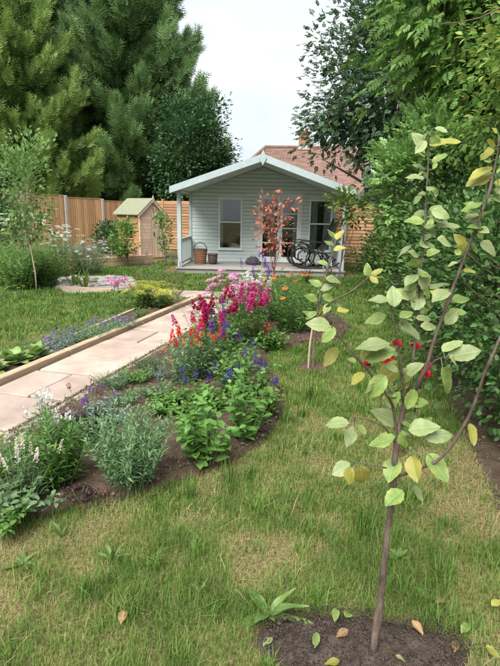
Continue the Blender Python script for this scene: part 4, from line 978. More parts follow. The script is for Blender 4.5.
def herb(name, label, base, h, r, n, leaf, lm, lps=10, t0=.1, cat='plant', heads=(), seed=0, lean=1.0, sr=.003, sm='stem', up=.5, spread0=.35, group=None, droop=.0, hvar=.3, nrup=1.0):
    """stems fan out from the foot; leaf = (template, length, jitter); heads = [(key, count, size(x,y,z), part name)]"""
    g = np.random.default_rng(1000 + seed); b = G(*base) if len(base) == 2 else Vector(base)
    ib = in_poly(A([b.x]), A([b.y]), island_poly)[0]; b = G(base[0], base[1], .045) if ib and len(base) == 2 else b
    t = thing(name, label, cat, b, 0, group)
    a = g.uniform(0, 6.283, n); rr = np.sqrt(g.random(n)); hh = h * (1 - hvar * g.random(n)) * (1 - .25 * rr * lean)
    foot = np.stack([np.cos(a) * rr * r * spread0, np.sin(a) * rr * r * spread0, np.full(n, .0)], 1)
    tip = np.stack([np.cos(a) * rr * r * lean, np.sin(a) * rr * r * lean, hh], 1) + g.normal(size=(n, 3)) * A([1, 1, 0]) * r * .1
    mid = foot * .55 + tip * .45; mid[:, 2] = hh * .62
    B = lambda q: foot[:, None] * ((1 - q) ** 2)[..., None] + mid[:, None] * (2 * q * (1 - q))[..., None] + tip[:, None] * (q * q)[..., None]
    q = t0 + (1 - t0) * (np.arange(lps)[None] + g.random((n, lps))) / lps
    p = B(q); p2 = B(q + .03); ax = nrm(p2 - p).reshape(-1, 3); p = p.reshape(-1, 3); N = len(p)
    o = rdir(N, g); o[:, 2] *= .3; o = nrm(o)
    la = o * 1.0 + ax * up; la[:, 2] -= droop
    vf = inst(leaf[0], p, la, A([0, 0, 1.]) * nrup + ax * .3 + rdir(N, g) * .45, leaf[1] * (1 - leaf[2] * g.random(N)) * (1.05 - .45 * q.reshape(-1)))
    vf[0][:, 2] = np.maximum(vf[0][:, 2], .012)
    obj('foliage', tri_mesh('foliage', [vf]), M[lm], t)
    sb = MB(); qq = np.linspace(0, 1, 5)[None].repeat(n, 0); SP = B(qq)
    for i in range(n): sb.tube([tuple(v) for v in SP[i]], [sr, sr * .9, sr * .8, sr * .65, sr * .4], 3, False)
    obj('stems', sb.mesh('stems', M[sm]), None, t)
    i = 0; order = np.argsort(-tip[:, 2] + g.normal(size=n) * .12 * h)
    for key, cnt, size, pname in heads:
        for k in range(cnt):
            j = order[i % n]; i += 1
            d = Vector(SP[j, 4] - SP[j, 3]).normalized(); f = g.uniform(.75, 1.2)
            sz = [q_ * f for q_ in size]
            obj(pname, HEAD[key], None, t, None, orient(Vector(SP[j, 4]) - d * .004 + Vector((0, 0, .0)), d.lerp(Vector((0, 0, 1)), .4), sz, g.uniform(0, 6.28)))
    return t
# ---- the big flower bed
herb('wormwood_plant', 'bushy silvery green plant with feathery grey leaves by the lawn edge of the bed', (130, 484), .50, .29, 95, (LANCE, .060, .4), 'silver', 36, .06, seed=1, lean=1.0, sr=.0022, up=.9)
herb('phlox_plant', 'upright bright green plant with narrow leaves left of the silvery one', (58, 486), .44, .19, 46, (LANCE, .095, .4), 'green', 26, .05, seed=2, up=.7, sr=.0028)
herb('foamflower_plant', 'low broad leaved plant carrying creamy white flower spikes at the bed corner', (16, 512), .17, .24, 46, (LEAF6, .075, .4), 'green_pale', 7, .3, seed=3, up=.3)
herb('foamflower_spikes', 'slender creamy white flower spikes standing among broad leaves at the bed corner', (22, 500), .34, .17, 18, (LANCE, .05, .4), 'green', 4, .05, heads=[('creamspike', 15, (.08, .08, .085), 'flower_spike')], seed=4, hvar=.25, up=.4)
herb('foamflower_plant', 'broad leaved plant with toothed green leaves spilling onto the lawn', (8, 526), .13, .16, 26, (LEAF6, .06, .4), 'green', 6, .3, seed=5, up=.3)
herb('penstemon_plant', 'tall plant with white bell flowers leaning over the path edge', (50, 455), .42, .13, 14, (LANCE, .10, .4), 'green_pale', 9, .1, heads=[('whitebell', 6, (.045, .045, .07), 'flower')], seed=6, up=.5)
herb('penstemon_plant', 'small plant with pale bells half hidden behind the narrow leaved one', (66, 458), .28, .10, 8, (LANCE, .07, .4), 'green', 9, .1, heads=[('whitebell', 4, (.05, .05, .08), 'flower')], seed=61, up=.5)
herb('purple_sage', 'dark purple leaved plant beside the board edge of the path', (85, 437), .20, .17, 34, (LEAF6, .085, .4), 'purple_leaf', 8, .15, seed=7, up=.4)
herb('purple_scabious', 'thin stemmed plant with dark purple button flowers over the paving', (86, 430), .36, .22, 11, (LANCE, .05, .4), 'green', 5, .05, heads=[('dark', 6, (.014, .014, .024), 'flower'), ('violetball', 4, (.022, .022, .022), 'flower')], seed=8, sr=.0016, hvar=.2)
herb('coral_bells', 'very dark red leaved low rosette at the lawn edge of the bed', (80, 501), .08, .09, 22, (LEAF6, .05, .3), 'heuchera', 3, .5, seed=9, up=.15, cat='plant')
herb('heather_plant', 'low grey green heather with tiny white flowers beside the gravel strip', (113, 389), .17, .19, 90, (LANCE, .035, .4), 'green_pale', 16, .1, heads=[('white', 8, (.010, .010, .01), 'flower')], seed=10, sr=.0014, up=.8)
herb('low_plant', 'small bright green cushion next to the grey heather', (136, 384), .15, .17, 60, (LEAF4, .045, .4), 'green', 8, .1, seed=11)
herb('low_plant', 'low leafy green plant on bare soil behind the silvery plant', (172, 413), .18, .23, 46, (LEAF6, .07, .4), 'green', 8, .1, seed=12, up=.3)
herb('low_plant', 'little pale rosette near the white heather', (158, 398), .14, .18, 40, (LEAF6, .06, .4), 'green_pale', 6, .1, seed=13, up=.3)
herb('leafy_salvia', 'bushy broad leaved fresh green plant at the point of the bed', (207, 462), .44, .19, 17, (LEAF6, .125, .5), 'fresh', 11, .06, seed=14, up=.45, sr=.0035, droop=.0)
herb('leafy_salvia', 'tall broad leaved green plant nearest the curved lawn edge', (246, 438), .54, .18, 16, (LEAF6, .115, .5), 'fresh', 13, .06, seed=15, up=.45, sr=.0035, droop=.0)
herb('leafy_salvia', 'loose leafy green clump behind the broad leaved pair', (243, 398), .46, .28, 30, (LEAF6, .10, .45), 'fresh', 9, .06, heads=[('blue', 2, (.09, .09, .07), 'flower_spike')], seed=16, up=.3, droop=.1)
herb('leafy_salvia', 'fresh green leafy clump beneath the magenta flowers', (232, 376), .50, .28, 30, (LEAF6, .10, .45), 'fresh', 9, .06, heads=[('blue', 2, (.09, .09, .07), 'flower_spike')], seed=17, up=.3)
herb('delphinium', 'blue flower spikes leaning out over the curved lawn edge', (262, 400), .36, .20, 9, (LEAF4, .06, .4), 'green', 8, .1, heads=[('blue', 7, (.13, .13, .085), 'flower_spike')], seed=18, hvar=.5)
herb('delphinium', 'deep blue flower spikes among bare soil in the middle of the bed', (222, 400), .28, .11, 7, (LANCE, .06, .4), 'green', 8, .05, heads=[('blue', 5, (.13, .13, .08), 'flower_spike')], seed=19, hvar=.5)
herb('delphinium', 'short blue flower spikes below the red flowers', (188, 395), .26, .09, 6, (LANCE, .06, .4), 'green', 8, .05, heads=[('blue', 3, (.12, .12, .07), 'flower_spike')], seed=20, hvar=.5)
herb('red_campion', 'clump of scarlet flowers on grey green stems beside the path', (184, 384), .50, .19, 40, (LANCE, .09, .4), 'silver', 14, .05, heads=[('redspike', 8, (.055, .055, .07), 'flower'), ('orange', 7, (.02, .02, .02), 'flower')], seed=21, hvar=.35)
herb('red_campion', 'second scarlet clump with orange flowers between path and magenta spires', (200, 378), .54, .22, 40, (LANCE, .09, .4), 'green_pale', 14, .05, heads=[('redspike', 8, (.05, .05, .065), 'flower'), ('orange', 5, (.022, .022, .022), 'flower')], seed=22, hvar=.35)
herb('magenta_astilbe', 'magenta flower plumes at the path side of the bed', (203, 362), .62, .27, 36, (LEAF4, .085, .4), 'green', 10, .05, heads=[('crimson', 6, (.15, .15, .13), 'flower_plume'), ('magenta', 4, (.16, .16, .12), 'flower_plume')], seed=23, hvar=.4)
herb('magenta_astilbe', 'tallest bright magenta plumes in the middle of the bed', (228, 352), .64, .36, 46, (LEAF4, .085, .4), 'green', 10, .05, heads=[('crimson', 7, (.15, .15, .13), 'flower_plume'), ('magenta', 7, (.17, .17, .13), 'flower_plume'), ('violet', 5, (.22, .22, .10), 'flower_spike')], seed=24, hvar=.45)
herb('magenta_astilbe', 'bright pink plumes beside the bronze leaved stems', (250, 343), .62, .30, 40, (LEAF4, .085, .4), 'green', 10, .05, heads=[('magenta', 8, (.19, .19, .14), 'flower_plume'), ('crimson', 3, (.15, .15, .12), 'flower_plume')], seed=25, hvar=.4)
herb('pink_phlox', 'dome of soft pink phlox flowers at the back of the magenta plumes', (234, 338), .86, .38, 40, (LANCE, .11, .4), 'green', 12, .05, heads=[('pinkball', 40, (.05, .05, .055), 'flower_head')], seed=26, hvar=.25)
herb('violet_stock', 'violet flowers threaded among the scarlet and magenta ones', (217, 372), .46, .20, 14, (LANCE, .06, .4), 'silver2', 10, .05, heads=[('violet', 8, (.26, .26, .09), 'flower_spike')], seed=27, hvar=.4)
herb('burnet', 'wiry stems with tiny brown buttons leaning over the paving', (205, 352), .66, .32, 24, (LANCE, .05, .4), 'green_pale', 4, .05, heads=[('brown', 24, (.016, .016, .022), 'flower')], seed=28, sr=.0016, hvar=.4)
herb('bronze_plant', 'bronze red stems at the foot of the pink plumes', (262, 344), .34, .16, 26, (LANCE, .09, .4), 'copper', 8, .1, seed=29, sm='stem_red')
herb('silver_lavender', 'grey silvery mound on soil beside the path gravel', (160, 380), .17, .16, 45, (LANCE, .04, .4), 'silver2', 12, .05, seed=30, sr=.0016)
herb('helenium', 'wide airy clump of orange daisies in the far part of the bed', (292, 332), .86, .45, 80, (LANCE, .13, .4), 'green', 16, .04, heads=[('helen', 20, (.040, .040, .04), 'flower_head')], seed=31, hvar=.4, sr=.003)
herb('helenium', 'smaller clump of orange daisies facing the copper leaved tree', (272, 322), .84, .36, 60, (LANCE, .12, .4), 'green_pale', 16, .04, heads=[('helen', 12, (.038, .038, .04), 'flower_head')], seed=32, hvar=.4, sr=.003)
herb('white_veronica', 'white flower spires beside the pink phlox', (254, 322), .66, .20, 16, (LANCE, .10, .4), 'green_pale', 12, .05, heads=[('whitespike', 12, (.24, .24, .14), 'flower_spike')], seed=33, hvar=.35)
herb('violet_veronica', 'tall violet flower spires in front of the summerhouse doors', (256, 316), .98, .24, 16, (LANCE, .10, .4), 'green', 12, .05, heads=[('violet', 14, (.22, .22, .15), 'flower_spike')], seed=34, hvar=.35)
for i, (px, py, h, r) in enumerate([(145, 440, .07, .08), (262, 418, .08, .07), (215, 425, .10, .09), (110, 462, .09, .06), (180, 432, .07, .07)]):
    herb('seedling', ['tiny green seedling on soil left of the silvery plant', 'little green seedling by the curved lawn edge', 'small seedling between the two broad leaved plants', 'small weed at the foot of the silvery plant', 'tiny seedling on bare soil behind the point of the bed'][i], (px, py), h, r, 8, (LEAF4, .035, .4), 'green', 5, .1, seed=40 + i)
for i, (px, py, h, r, n, lf, m_n, lab) in enumerate([
    (30, 492, .30, .14, 26, (LANCE, .08, .4), 'green_pale', 'pale leafy clump between the creamy spikes and the narrow leaved plant'),
    (5, 478, .30, .20, 34, (LANCE, .09, .4), 'green', 'leafy green clump behind the creamy flower spikes by the path'),
    (36, 470, .26, .16, 26, (LEAF4, .06, .4), 'green_pale', 'grey green clump under the white bell flowers'),
    (105, 425, .20, .17, 30, (LEAF4, .06, .4), 'silver2', 'grey purple leaved clump beside the dark purple plant'),
    (125, 405, .15, .16, 40, (LANCE, .05, .4), 'silver', 'low grey green mat behind the silvery plant'),
    (195, 428, .16, .15, 26, (LEAF6, .06, .4), 'green', 'low leafy clump just behind the broad leaved pair'),
    (210, 410, .22, .20, 34, (LEAF6, .07, .4), 'green', 'leafy clump between the blue spikes and the broad leaved pair'),
    (186, 405, .14, .16, 30, (LEAF6, .06, .4), 'green_yellow', 'small yellow green clump below the scarlet flowers'),
    (265, 415, .24, .13, 22, (LEAF6, .07, .4), 'green_yellow', 'low yellow green clump on the curved edge below the blue spikes'),
    (148, 372, .18, .16, 40, (LANCE, .06, .4), 'green_pale', 'pale cushion between path gravel and scarlet flowers'),
    (270, 352, .30, .22, 34, (LEAF6, .08, .4), 'green', 'leafy clump before the bronze stems'),
    (318, 326, .55, .26, 34, (LANCE, .11, .4), 'green_pale', 'airy green clump at the far right end of the bed'),
    (240, 318, .55, .26, 34, (LANCE, .10, .4), 'green', 'green leafy clump behind the pink phlox near the cross path')]):
    herb('border_plant', lab, (px, py), h, r, n, lf, m_n, 12, .05, seed=120 + i)
# ---- the narrow border along the path
herb('lady_mantle', 'frothy yellow flowered mound spilling over the timber kerb', (160, 309), .46, .34, 50, (LEAF6, .12, .4), 'green_yellow', 6, .05, heads=[('yellow', 48, (.07, .07, .075), 'flower_head')], seed=50, hvar=.4)
herb('lady_mantle', 'yellow flowered mound beside the pink flowers', (142, 310), .52, .28, 44, (LEAF6, .12, .4), 'green_yellow', 6, .05, heads=[('yellow', 38, (.07, .07, .075), 'flower_head')], seed=51, hvar=.4)
herb('pink_mallow', 'pale pink flowers beside the yellow mound', (122, 309), .52, .17, 12, (LEAF4, .06, .4), 'green', 8, .05, heads=[('pinkspike', 9, (.13, .13, .13), 'flower')], seed=52, hvar=.45)
for i, (px, py) in enumerate([(124, 329), (106, 334), (90, 340), (70, 345), (52, 353)]):
    herb('lavender_plant', ['low lavender next to the yellow mound', 'low lavender in the middle of the border', 'greenish lavender beside the reddish low plant', 'grey lavender near the broad leaved rosettes', 'grey lavender touching the broad leaved rosettes'][i], (px, py), .20, .26, 80, (LANCE, .065, .4), ['silver2', 'silver', 'silver', 'silver2', 'silver2'][i], 8, .05, heads=[('lav', 9, (.11, .11, .045), 'flower_spike')], seed=55 + i, sr=.0018, hvar=.35, group='lavender plants in the narrow border')
herb('low_plant', 'small red tinged green plant between the lavenders', (80, 345), .14, .14, 20, (LEAF4, .05, .4), 'green_yellow', 7, .1, seed=61)
herb('low_plant', 'small green plant behind the lavender by the yellow mound', (140, 320), .20, .16, 20, (LEAF4, .06, .4), 'green', 8, .1, seed=62)
def rosette(label, base, n, L, seed):
    g = random.Random(seed); b = G(*base); t = thing('bergenia_plant', label, 'plant', b)
    for i in range(n):
        a = i * 2.4 + g.uniform(-.3, .3); el = R(g.uniform(15, 75)); s = L * g.uniform(.65, 1.1)
        d = Vector((math.cos(a) * math.cos(el), math.sin(a) * math.cos(el), math.sin(el)))
        o = obj('leaf', g.choice(BIG), None, t); z = d.normalized(); x = z.cross(Vector((0, 0, 1))).normalized(); y = x.cross(z)
        o.matrix_basis = Matrix.Translation(d * .05 + Vector((0, 0, .02))) @ Matrix((x, z, y)).transposed().to_4x4() @ Matrix.Diagonal((s * 1.35, s, s, 1))
def big_leaf(mat_, w, curl, seed, serr=.02, fold=.25, nx=4, ny=10, name='leaf'):
    g = np.random.default_rng(seed); V = []; F = []
    for j in range(ny + 1):
        v = j / ny; hw = w * (math.sin(math.pi * min(v, .999) ** .82) ** .8) * (1 + serr * ((j % 2) * 2 - 1) * 2)
        for i in range(-nx, nx + 1):
            u = i / nx; x_ = hw * u
            V.append((x_, v, fold * abs(x_) + curl * v * v + .03 * math.sin(v * 9 + u * 2 + seed) * abs(u)))
    k = 2 * nx + 1
    for j in range(ny):
        for i in range(k - 1): F.append((j * k + i, j * k + i + 1, (j + 1) * k + i + 1, (j + 1) * k + i))
    me = MB().add(V, F).mesh(name, mat_, True)
    return me
BIG = [big_leaf(M['bergenia'], .33, c, i, .0, .12) for i, c in enumerate((-.25, -.4, -.1))]
rosette('broad leaved yellow green rosette at the near end of the narrow border', (14, 366), 40, .14, 1)
rosette('broad leaved rosette with paddle leaves beside the grey lavender', (36, 360), 30, .12, 2)
rosette('broad leaved rosette pressed against the timber kerb', (-8, 376), 26, .12, 3)
# ---- left lawn and pond side
herb('tall_perennial', 'tall bushy green perennial standing in the lawn at the left', (20, 290), .95, .55, 90, (LANCE, .19, .4), 'tall_green', 18, .05, seed=70, sr=.006, up=.7)
herb('tall_perennial', 'second bushy green clump beside the thin trunk of the young birch', (46, 287), .90, .45, 70, (LANCE, .19, .4), 'tall_green', 18, .05, seed=71, sr=.006, up=.7)
herb('tall_perennial', 'loose green clump at the left edge with yellow flowers', (0, 286), 1.15, .50, 50, (LANCE, .17, .4), 'tall_green', 20, .05, heads=[('yellow', 5, (.10, .10, .08), 'flower_head')], seed=72, sr=.006)
herb('yarrow', 'white flat flower heads above grey green leaves before the fence', (30, 277), 1.62, .9, 40, (LANCE, .16, .4), 'tall_green', 14, .15, heads=[('white', 30, (.085, .085, .06), 'flower_head')], seed=73, sr=.006, hvar=.3)
herb('yarrow', 'white daisy clump in front of the sleepers beside the gravel patch', (88, 274), .95, .62, 60, (LANCE, .15, .4), 'green_pale', 16, .05, heads=[('white', 44, (.05, .05, .045), 'flower_head')], seed=74, sr=.005, hvar=.45)
herb('yarrow', 'white flowered clump between the tall green perennial and the sleepers', (64, 276), 1.30, .60, 46, (LANCE, .16, .4), 'tall_green', 16, .05, heads=[('white', 30, (.07, .07, .05), 'flower_head')], seed=75, sr=.006, hvar=.35)
for i, (px, py, h) in enumerate([(85, 289, .55), (75, 287, .45)]):
    herb('iris_leaves', ['fan of upright yellow green iris leaves in the gravel patch', 'smaller fan of iris leaves among the grey stones'][i], (px, py), .10, .08, 16, (STRAP, h, .35), 'green_yellow', 1, .0, seed=80 + i, up=3.0)
herb('low_plant', 'small yellow flower on the lawn at the foot of the tall perennial', (20, 300), .30, .10, 8, (LANCE, .07, .4), 'green', 6, .1, heads=[('yellow', 4, (.035, .035, .04), 'flower_head')], seed=83)
for i, (px, py, h) in enumerate([(143, 300, 1.0), (163, 296, .80), (176, 297, .75)]):
    herb('purple_toadflax', ['tall wiry plant with purple flower spires behind the yellow mound', 'wiry plant with dark stems beside the cross path', 'short wiry plant with dull purple tips near the porch'][i], (px, py), h, .22, 14, (LANCE, .06, .4), 'purple_leaf', 9, .05, heads=[('violet', 4, (.15, .15, .10), 'flower_spike')], seed=85 + i, sm='stem_red', hvar=.45)
broadleaf('apple_bush', 'small leafy apple tree in front of the playhouse window', 'tree', G(128, 267), G(127, 267) + Vector((0, 0, .5)), G(126, 267) + Vector((0, 0, .80)), (.27, .26, .50), 22, 1000, .10, LEAF4, .085, 'green', .015, 31, nl=24)
broadleaf('column_apple', 'slim upright young tree right of the playhouse door', 'tree', G(165, 266), G(165, 266) + Vector((0, 0, .6)), G(164, 266) + Vector((0, 0, .95)), (.13, .13, .60), 16, 520, .08, LEAF4, .08, 'green', .012, 32, nl=18)
broadleaf('young_birch', 'slender young tree with airy pale leaves rising in front of the fence', 'tree', G(37, 294), G(35, 294) + Vector((0, 0, 1.9)), G(34, 294) + Vector((0, 0, 1.78)), (.44, .4, .95), 46, 1700, .12, LEAF4, .085, 'elder', .011, 33, nl=36, bark='stake', shell=.2)
broadleaf('dark_bush', 'dark green bush at the left edge against the fence', 'shrub', (-6.2, 12.2, 0), (-6.2, 12.2, .7), (-6.2, 12.2, .95), (.8, .7, 1.1), 40, 2600, .2, LEAF4, .13, 'broadleaf_dark', .03, 34, nl=20, zmin=.05)
broadleaf('fence_bush', 'low dark bush in the raised bed behind the small apple tree', 'shrub', G(112, 257, .1), G(112, 257) + Vector((0, 0, .4)), G(113, 257) + Vector((0, 0, .5)), (.45, .4, .55), 24, 1200, .15, LEAF4, .11, 'broadleaf_dark', .02, 35, nl=14, zmin=.1)
# ---- round the summerhouse
cb = G(272, 303)
broadleaf('copper_tree', 'slender young tree with coppery red leaves in front of the doors', 'tree', cb, cb + Vector((.02, 0, 1.15)), cb + Vector((.0, 0, 1.40)), (.34, .30, .60), 24, 300, .10, LEAF6, .075, 'copper', .014, 36, nl=26, bark='twig', shell=.15)
ab = G(337, 291)
broadleaf('patio_apple', 'small apple tree with bright green leaves before the right porch post', 'tree', ab, ab + Vector((.06, 0, 1.25)), ab + Vector((.12, 0, 1.62)), (.30, .3, .30), 14, 330, .10, LEAF6, .115, 'green_yellow', .016, 37, nl=14, shell=.2)
ab2 = G(393, 300)
broadleaf('patio_apple', 'small yellowish green apple tree close to the far hedge', 'tree', ab2, ab2 + Vector((0, 0, .7)), ab2 + Vector((0, 0, .95)), (.34, .34, .42), 18, 420, .12, LEAF6, .115, 'green_yellow', .016, 38, nl=16, shell=.25)
for i, (px, py) in enumerate([(307, 285), (330, 284)]):
    herb('dark_basil', ['dark leaved plant at the deck edge below the rocking chair', 'dark leaved plant at the deck edge near the right porch post'][i], (px, py), .42, .13, 16, (LEAF4, .07, .4), 'heuchera', 14, .05, seed=90 + i)
herb('white_lily', 'pale flowered plant before the deck behind the small apple tree', (330, 288), .55, .16, 8, (LANCE, .12, .4), 'green', 8, .05, heads=[('whitebell', 3, (.06, .06, .10), 'flower')], seed=93)

# ---- rose by the hedge
rb = G(408, 432)
t = thing('rose_bush', 'rose bush with deep red blooms on thin stems behind the young apple tree', 'rose', rb)
sb = MB(); lp = []; la = []
for i, (px, py, dp) in enumerate([(390, 353, 2.95), (397, 343, 3.0), (388, 362, 2.9), (367, 363, 3.0), (416, 345, 3.1), (426, 373, 2.95), (428, 366, 3.0)]):
    q = S(px, py, dp) - rb; mdl = Vector((q.x * .35, q.y * .35, q.z * .6))
    P = [Vector((.01 * i - .03, 0, 0)) * (1 - u) ** 2 + mdl * 2 * u * (1 - u) + q * u * u for u in (0, .25, .5, .75, 1)]
    sb.tube(P, [.005, .0045, .004, .0035, .003], 5, False)
    for u in (2, 3, 4):
        for s in range(3): lp.append(tuple(P[u] - Vector((0, 0, .05 * s)))); la.append(tuple(Vector((random.uniform(-1, 1), random.uniform(-1, 1), .3))))
    s_ = [.040, .036, .038, .028, .034, .036, .03][i]
    obj('rose_bloom', HEAD['rose'], None, t, None, orient(q, (random.uniform(-.4, .4), -.8, .75), s_))
obj('stems', sb.mesh('stems', M['stem']), None, t)
obj('foliage', tri_mesh('foliage', [inst(LEAF6, A(lp), A(la), rdir(len(lp)) + A([0, 0, 1.5]), .055)]), M['hedge'], t)

# ---- sapling with stake
def leafed_tree(name, label, cat, base, stems, leaves, leafmesh, bark, group=None, lsize=1.0, seed=4):
    g = random.Random(seed); base = Vector(base); t = thing(name, label, cat, base, 0, group); pts = []
    first = None
    for k, (P, r0, r1) in enumerate(stems):
        P = [Vector(p) - base for p in P]; Q = []
        n = len(P)
        for i in range(n - 1):                                   # catmull-rom
            p0, p1, p2, p3 = P[max(i - 1, 0)], P[i], P[i + 1], P[min(i + 2, n - 1)]
            for u in (0, .25, .5, .75):
                Q.append(.5 * ((2 * p1) + (p2 - p0) * u + (2 * p0 - 5 * p1 + 4 * p2 - p3) * u * u + (3 * p1 - p0 - 3 * p2 + p3) * u ** 3))
        Q.append(P[-1]); m = len(Q)
        Q = [q + Vector((g.uniform(-1, 1), g.uniform(-1, 1), 0)) * r0 * (.12 if 0 < i < m - 1 else 0) for i, q in enumerate(Q)]
        rad = [(r0 + (r1 - r0) * i / (m - 1)) * (1 + .10 * g.uniform(-1, 1) + (.28 if i % 7 == 3 else 0)) for i in range(m)]
        o = obj('trunk' if k == 0 else 'branch', MB().tube(Q, rad, 9).mesh('trunk' if k == 0 else 'branch', bark, True), None, t)
        pts += Q
    for (b, tp, dz, kind, w) in leaves:
        bx, by = b
        best = min(pts, key=lambda q: (proj(q + base)[0] - bx) ** 2 + (proj(q + base)[1] - by) ** 2)
        dep = (best + base).y + g.uniform(-.05, .05)
        p0 = S(bx, by, dep); p1 = S(tp[0], tp[1], dep + dz)
        d = p1 - p0; L = d.length; y = d.normalized()
        view = (Vector((0, 0, EYE)) - p0).normalized()
        nn = (view * g.uniform(.25, .9) + Vector((g.uniform(-.5, .5), g.uniform(-.3, .3), g.uniform(.3, 1.0))))
        x = y.cross(nn).normalized(); z = x.cross(y)
        me = g.choice(leafmesh[kind])
        o = obj('leaf', me, None, t); p0l = p0 - base
        o.matrix_basis = Matrix.Translation(p0l) @ Matrix((x, y, z)).transposed().to_4x4() @ Matrix.Diagonal((L * w, L, L, 1))
        st = obj('leaf_stalk', MB().tube([best, best.lerp(p0l, .5) + Vector((0, 0, .004)), p0l], [.0018, .0014, .0012], 4, False).mesh('leaf_stalk', M['stem']), None, o)
        st.matrix_parent_inverse = o.matrix_basis.inverted()
    return t
CMI = CM.inverted()
def proj(p):
    q = CMI @ (Vector(p) - Vector((0, 0, EYE)))
    return (250 + 500 * q.x / -q.z, 333 - 500 * q.y / -q.z)
AL = {k: [big_leaf(M[m], w, c, i, .022, .22) for i, (w, c) in enumerate(((.27, -.22), (.31, -.34), (.25, -.12), (.29, .10)))] for k, m in (('g', 'apple_green'), ('p', 'apple_pale'), ('y', 'apple_yellow'), ('b', 'apple_brown'))}
tb = G(372, 661)
stems = [([tb, S(380, 600, 1.44), S(390, 512, 1.46), S(397, 440, 1.48), S(405, 402, 1.49)], .0122, .0085),
         ([S(402, 415, 1.485), S(424, 372, 1.49), S(437, 332, 1.50), S(464, 258, 1.52), S(487, 198, 1.53), S(496, 160, 1.54), S(499, 138, 1.54)], .0068, .0022),
         ([S(400, 425, 1.485), S(410, 380, 1.52), S(416, 330, 1.56), S(420, 280, 1.58), S(424, 230, 1.60), S(428, 165, 1.62), S(430, 132, 1.63)], .0050, .0018),
         ([S(393, 478, 1.47), S(415, 470, 1.42), S(442, 457, 1.36), S(468, 418, 1.33), S(484, 375, 1.31), S(502, 334, 1.30)], .0050, .0038),
         ([S(397, 440, 1.48), S(392, 405, 1.47), S(373, 377, 1.46), S(352, 352, 1.45), S(332, 328, 1.44)], .0045, .0025),
         ([S(404, 405, 1.49), S(401, 365, 1.46), S(395, 330, 1.44), S(391, 303, 1.43)], .0038, .0022),
         ([S(396, 445, 1.48), S(385, 428, 1.45), S(368, 420, 1.42), S(352, 417, 1.40)], .0026, .0015),
         ([S(394, 470, 1.47), S(378, 466, 1.46), S(360, 463, 1.45)], .0025, .0014),
         ([S(404, 410, 1.49), S(430, 365, 1.45), S(448, 357, 1.42)], .0030, .0018),
         ([S(397, 447, 1.48), S(406, 452, 1.45), S(410, 458, 1.43)], .0028, .0018)]
Z1 = lambda X, Y: (300 + .4 * X, 180 + .4 * Y); Z2 = lambda X, Y: (300 + .4 * X, 400 + .4 * Y); Z3 = lambda X, Y: (350 + .3 * X, 100 + .3 * Y)
lv = []
def addl(Z, rows):
    for r in rows: lv.append((Z(r[0], r[1]), Z(r[2], r[3]), r[5] if len(r) > 5 else random.uniform(-.025, .025), r[4], random.uniform(1.0, 1.25)))
addl(Z1, [(285, 160, 240, 192, 'p'), (300, 165, 332, 152, 'p'), (328, 78, 378, 88, 'p'), (310, 95, 283, 82, 'g'), (338, 115, 402, 112, 'p'), (343, 150, 388, 158, 'p'), (310, 120, 338, 108, 'g'),
          (402, 192, 415, 148, 'y'), (420, 150, 447, 182, 'g'), (450, 155, 498, 182, 'p'), (452, 90, 418, 108, 'p'), (455, 58, 408, 72, 'g'), (315, 277, 310, 224, 'p'), (325, 272, 374, 254, 'p'), (333, 302, 374, 268, 'y'),
          (226, 300, 170, 297, 'p'), (217, 338, 163, 362, 'g'), (236, 318, 234, 262, 'p'), (266, 302, 288, 262, 'p'), (286, 326, 306, 276, 'p'), (250, 345, 283, 324, 'g'), (250, 358, 307, 394, 'p'), (290, 345, 330, 347, 'p'),
          (274, 300, 238, 268, 'p'), (76, 367, 20, 352, 'p'), (90, 376, 48, 402, 'g'), (92, 380, 62, 366, 'y'), (95, 330, 124, 318, 'y'), (95, 418, 57, 467, 'y'), (226, 408, 138, 416, 'p'), (236, 425, 163, 442, 'g'),
          (245, 452, 216, 517, 'y'), (215, 488, 168, 544, 'g'), (240, 462, 188, 487, 'y'), (162, 484, 122, 507, 'y'), (355, 428, 407, 398, 'p'), (368, 440, 452, 430, 'p'), (374, 442, 408, 468, 'p'), (356, 468, 380, 534, 'g'),
          (286, 522, 264, 572, 'g'), (290, 528, 312, 566, 'g'), (264, 480, 270, 522, 'y'), (272, 470, 250, 512, 'g'), (200, 420, 160, 405, 'p'), (296, 610, 250, 588, 'g'), (300, 240, 330, 232, 'g')])
addl(Z2, [(252, 62, 178, 22, 'p'), (270, 76, 348, 58, 'p'), (312, 95, 384, 84, 'p'), (240, 92, 176, 118, 'g'), (122, 58, 62, 54, 'p'), (136, 66, 118, 118, 'p'), (146, 60, 162, 88, 'g'), (250, 86, 280, 78, 'p'),
          (238, 142, 222, 210, 'g', -.06), (277, 138, 296, 208, 'y', -.06), (318, 134, 374, 204, 'g', -.06), (256, 224, 212, 268, 'g', -.04), (284, 214, 308, 252, 'p', -.04), (126, 158, 82, 188, 'p'), (130, 168, 114, 214, 'y'), (150, 164, 162, 218, 'y'),
          (424, 58, 440, 114, 'y', -.04), (282, 94, 300, 112, 'y'), (262, 120, 250, 84, 'g'), (300, 70, 330, 40, 'g')])
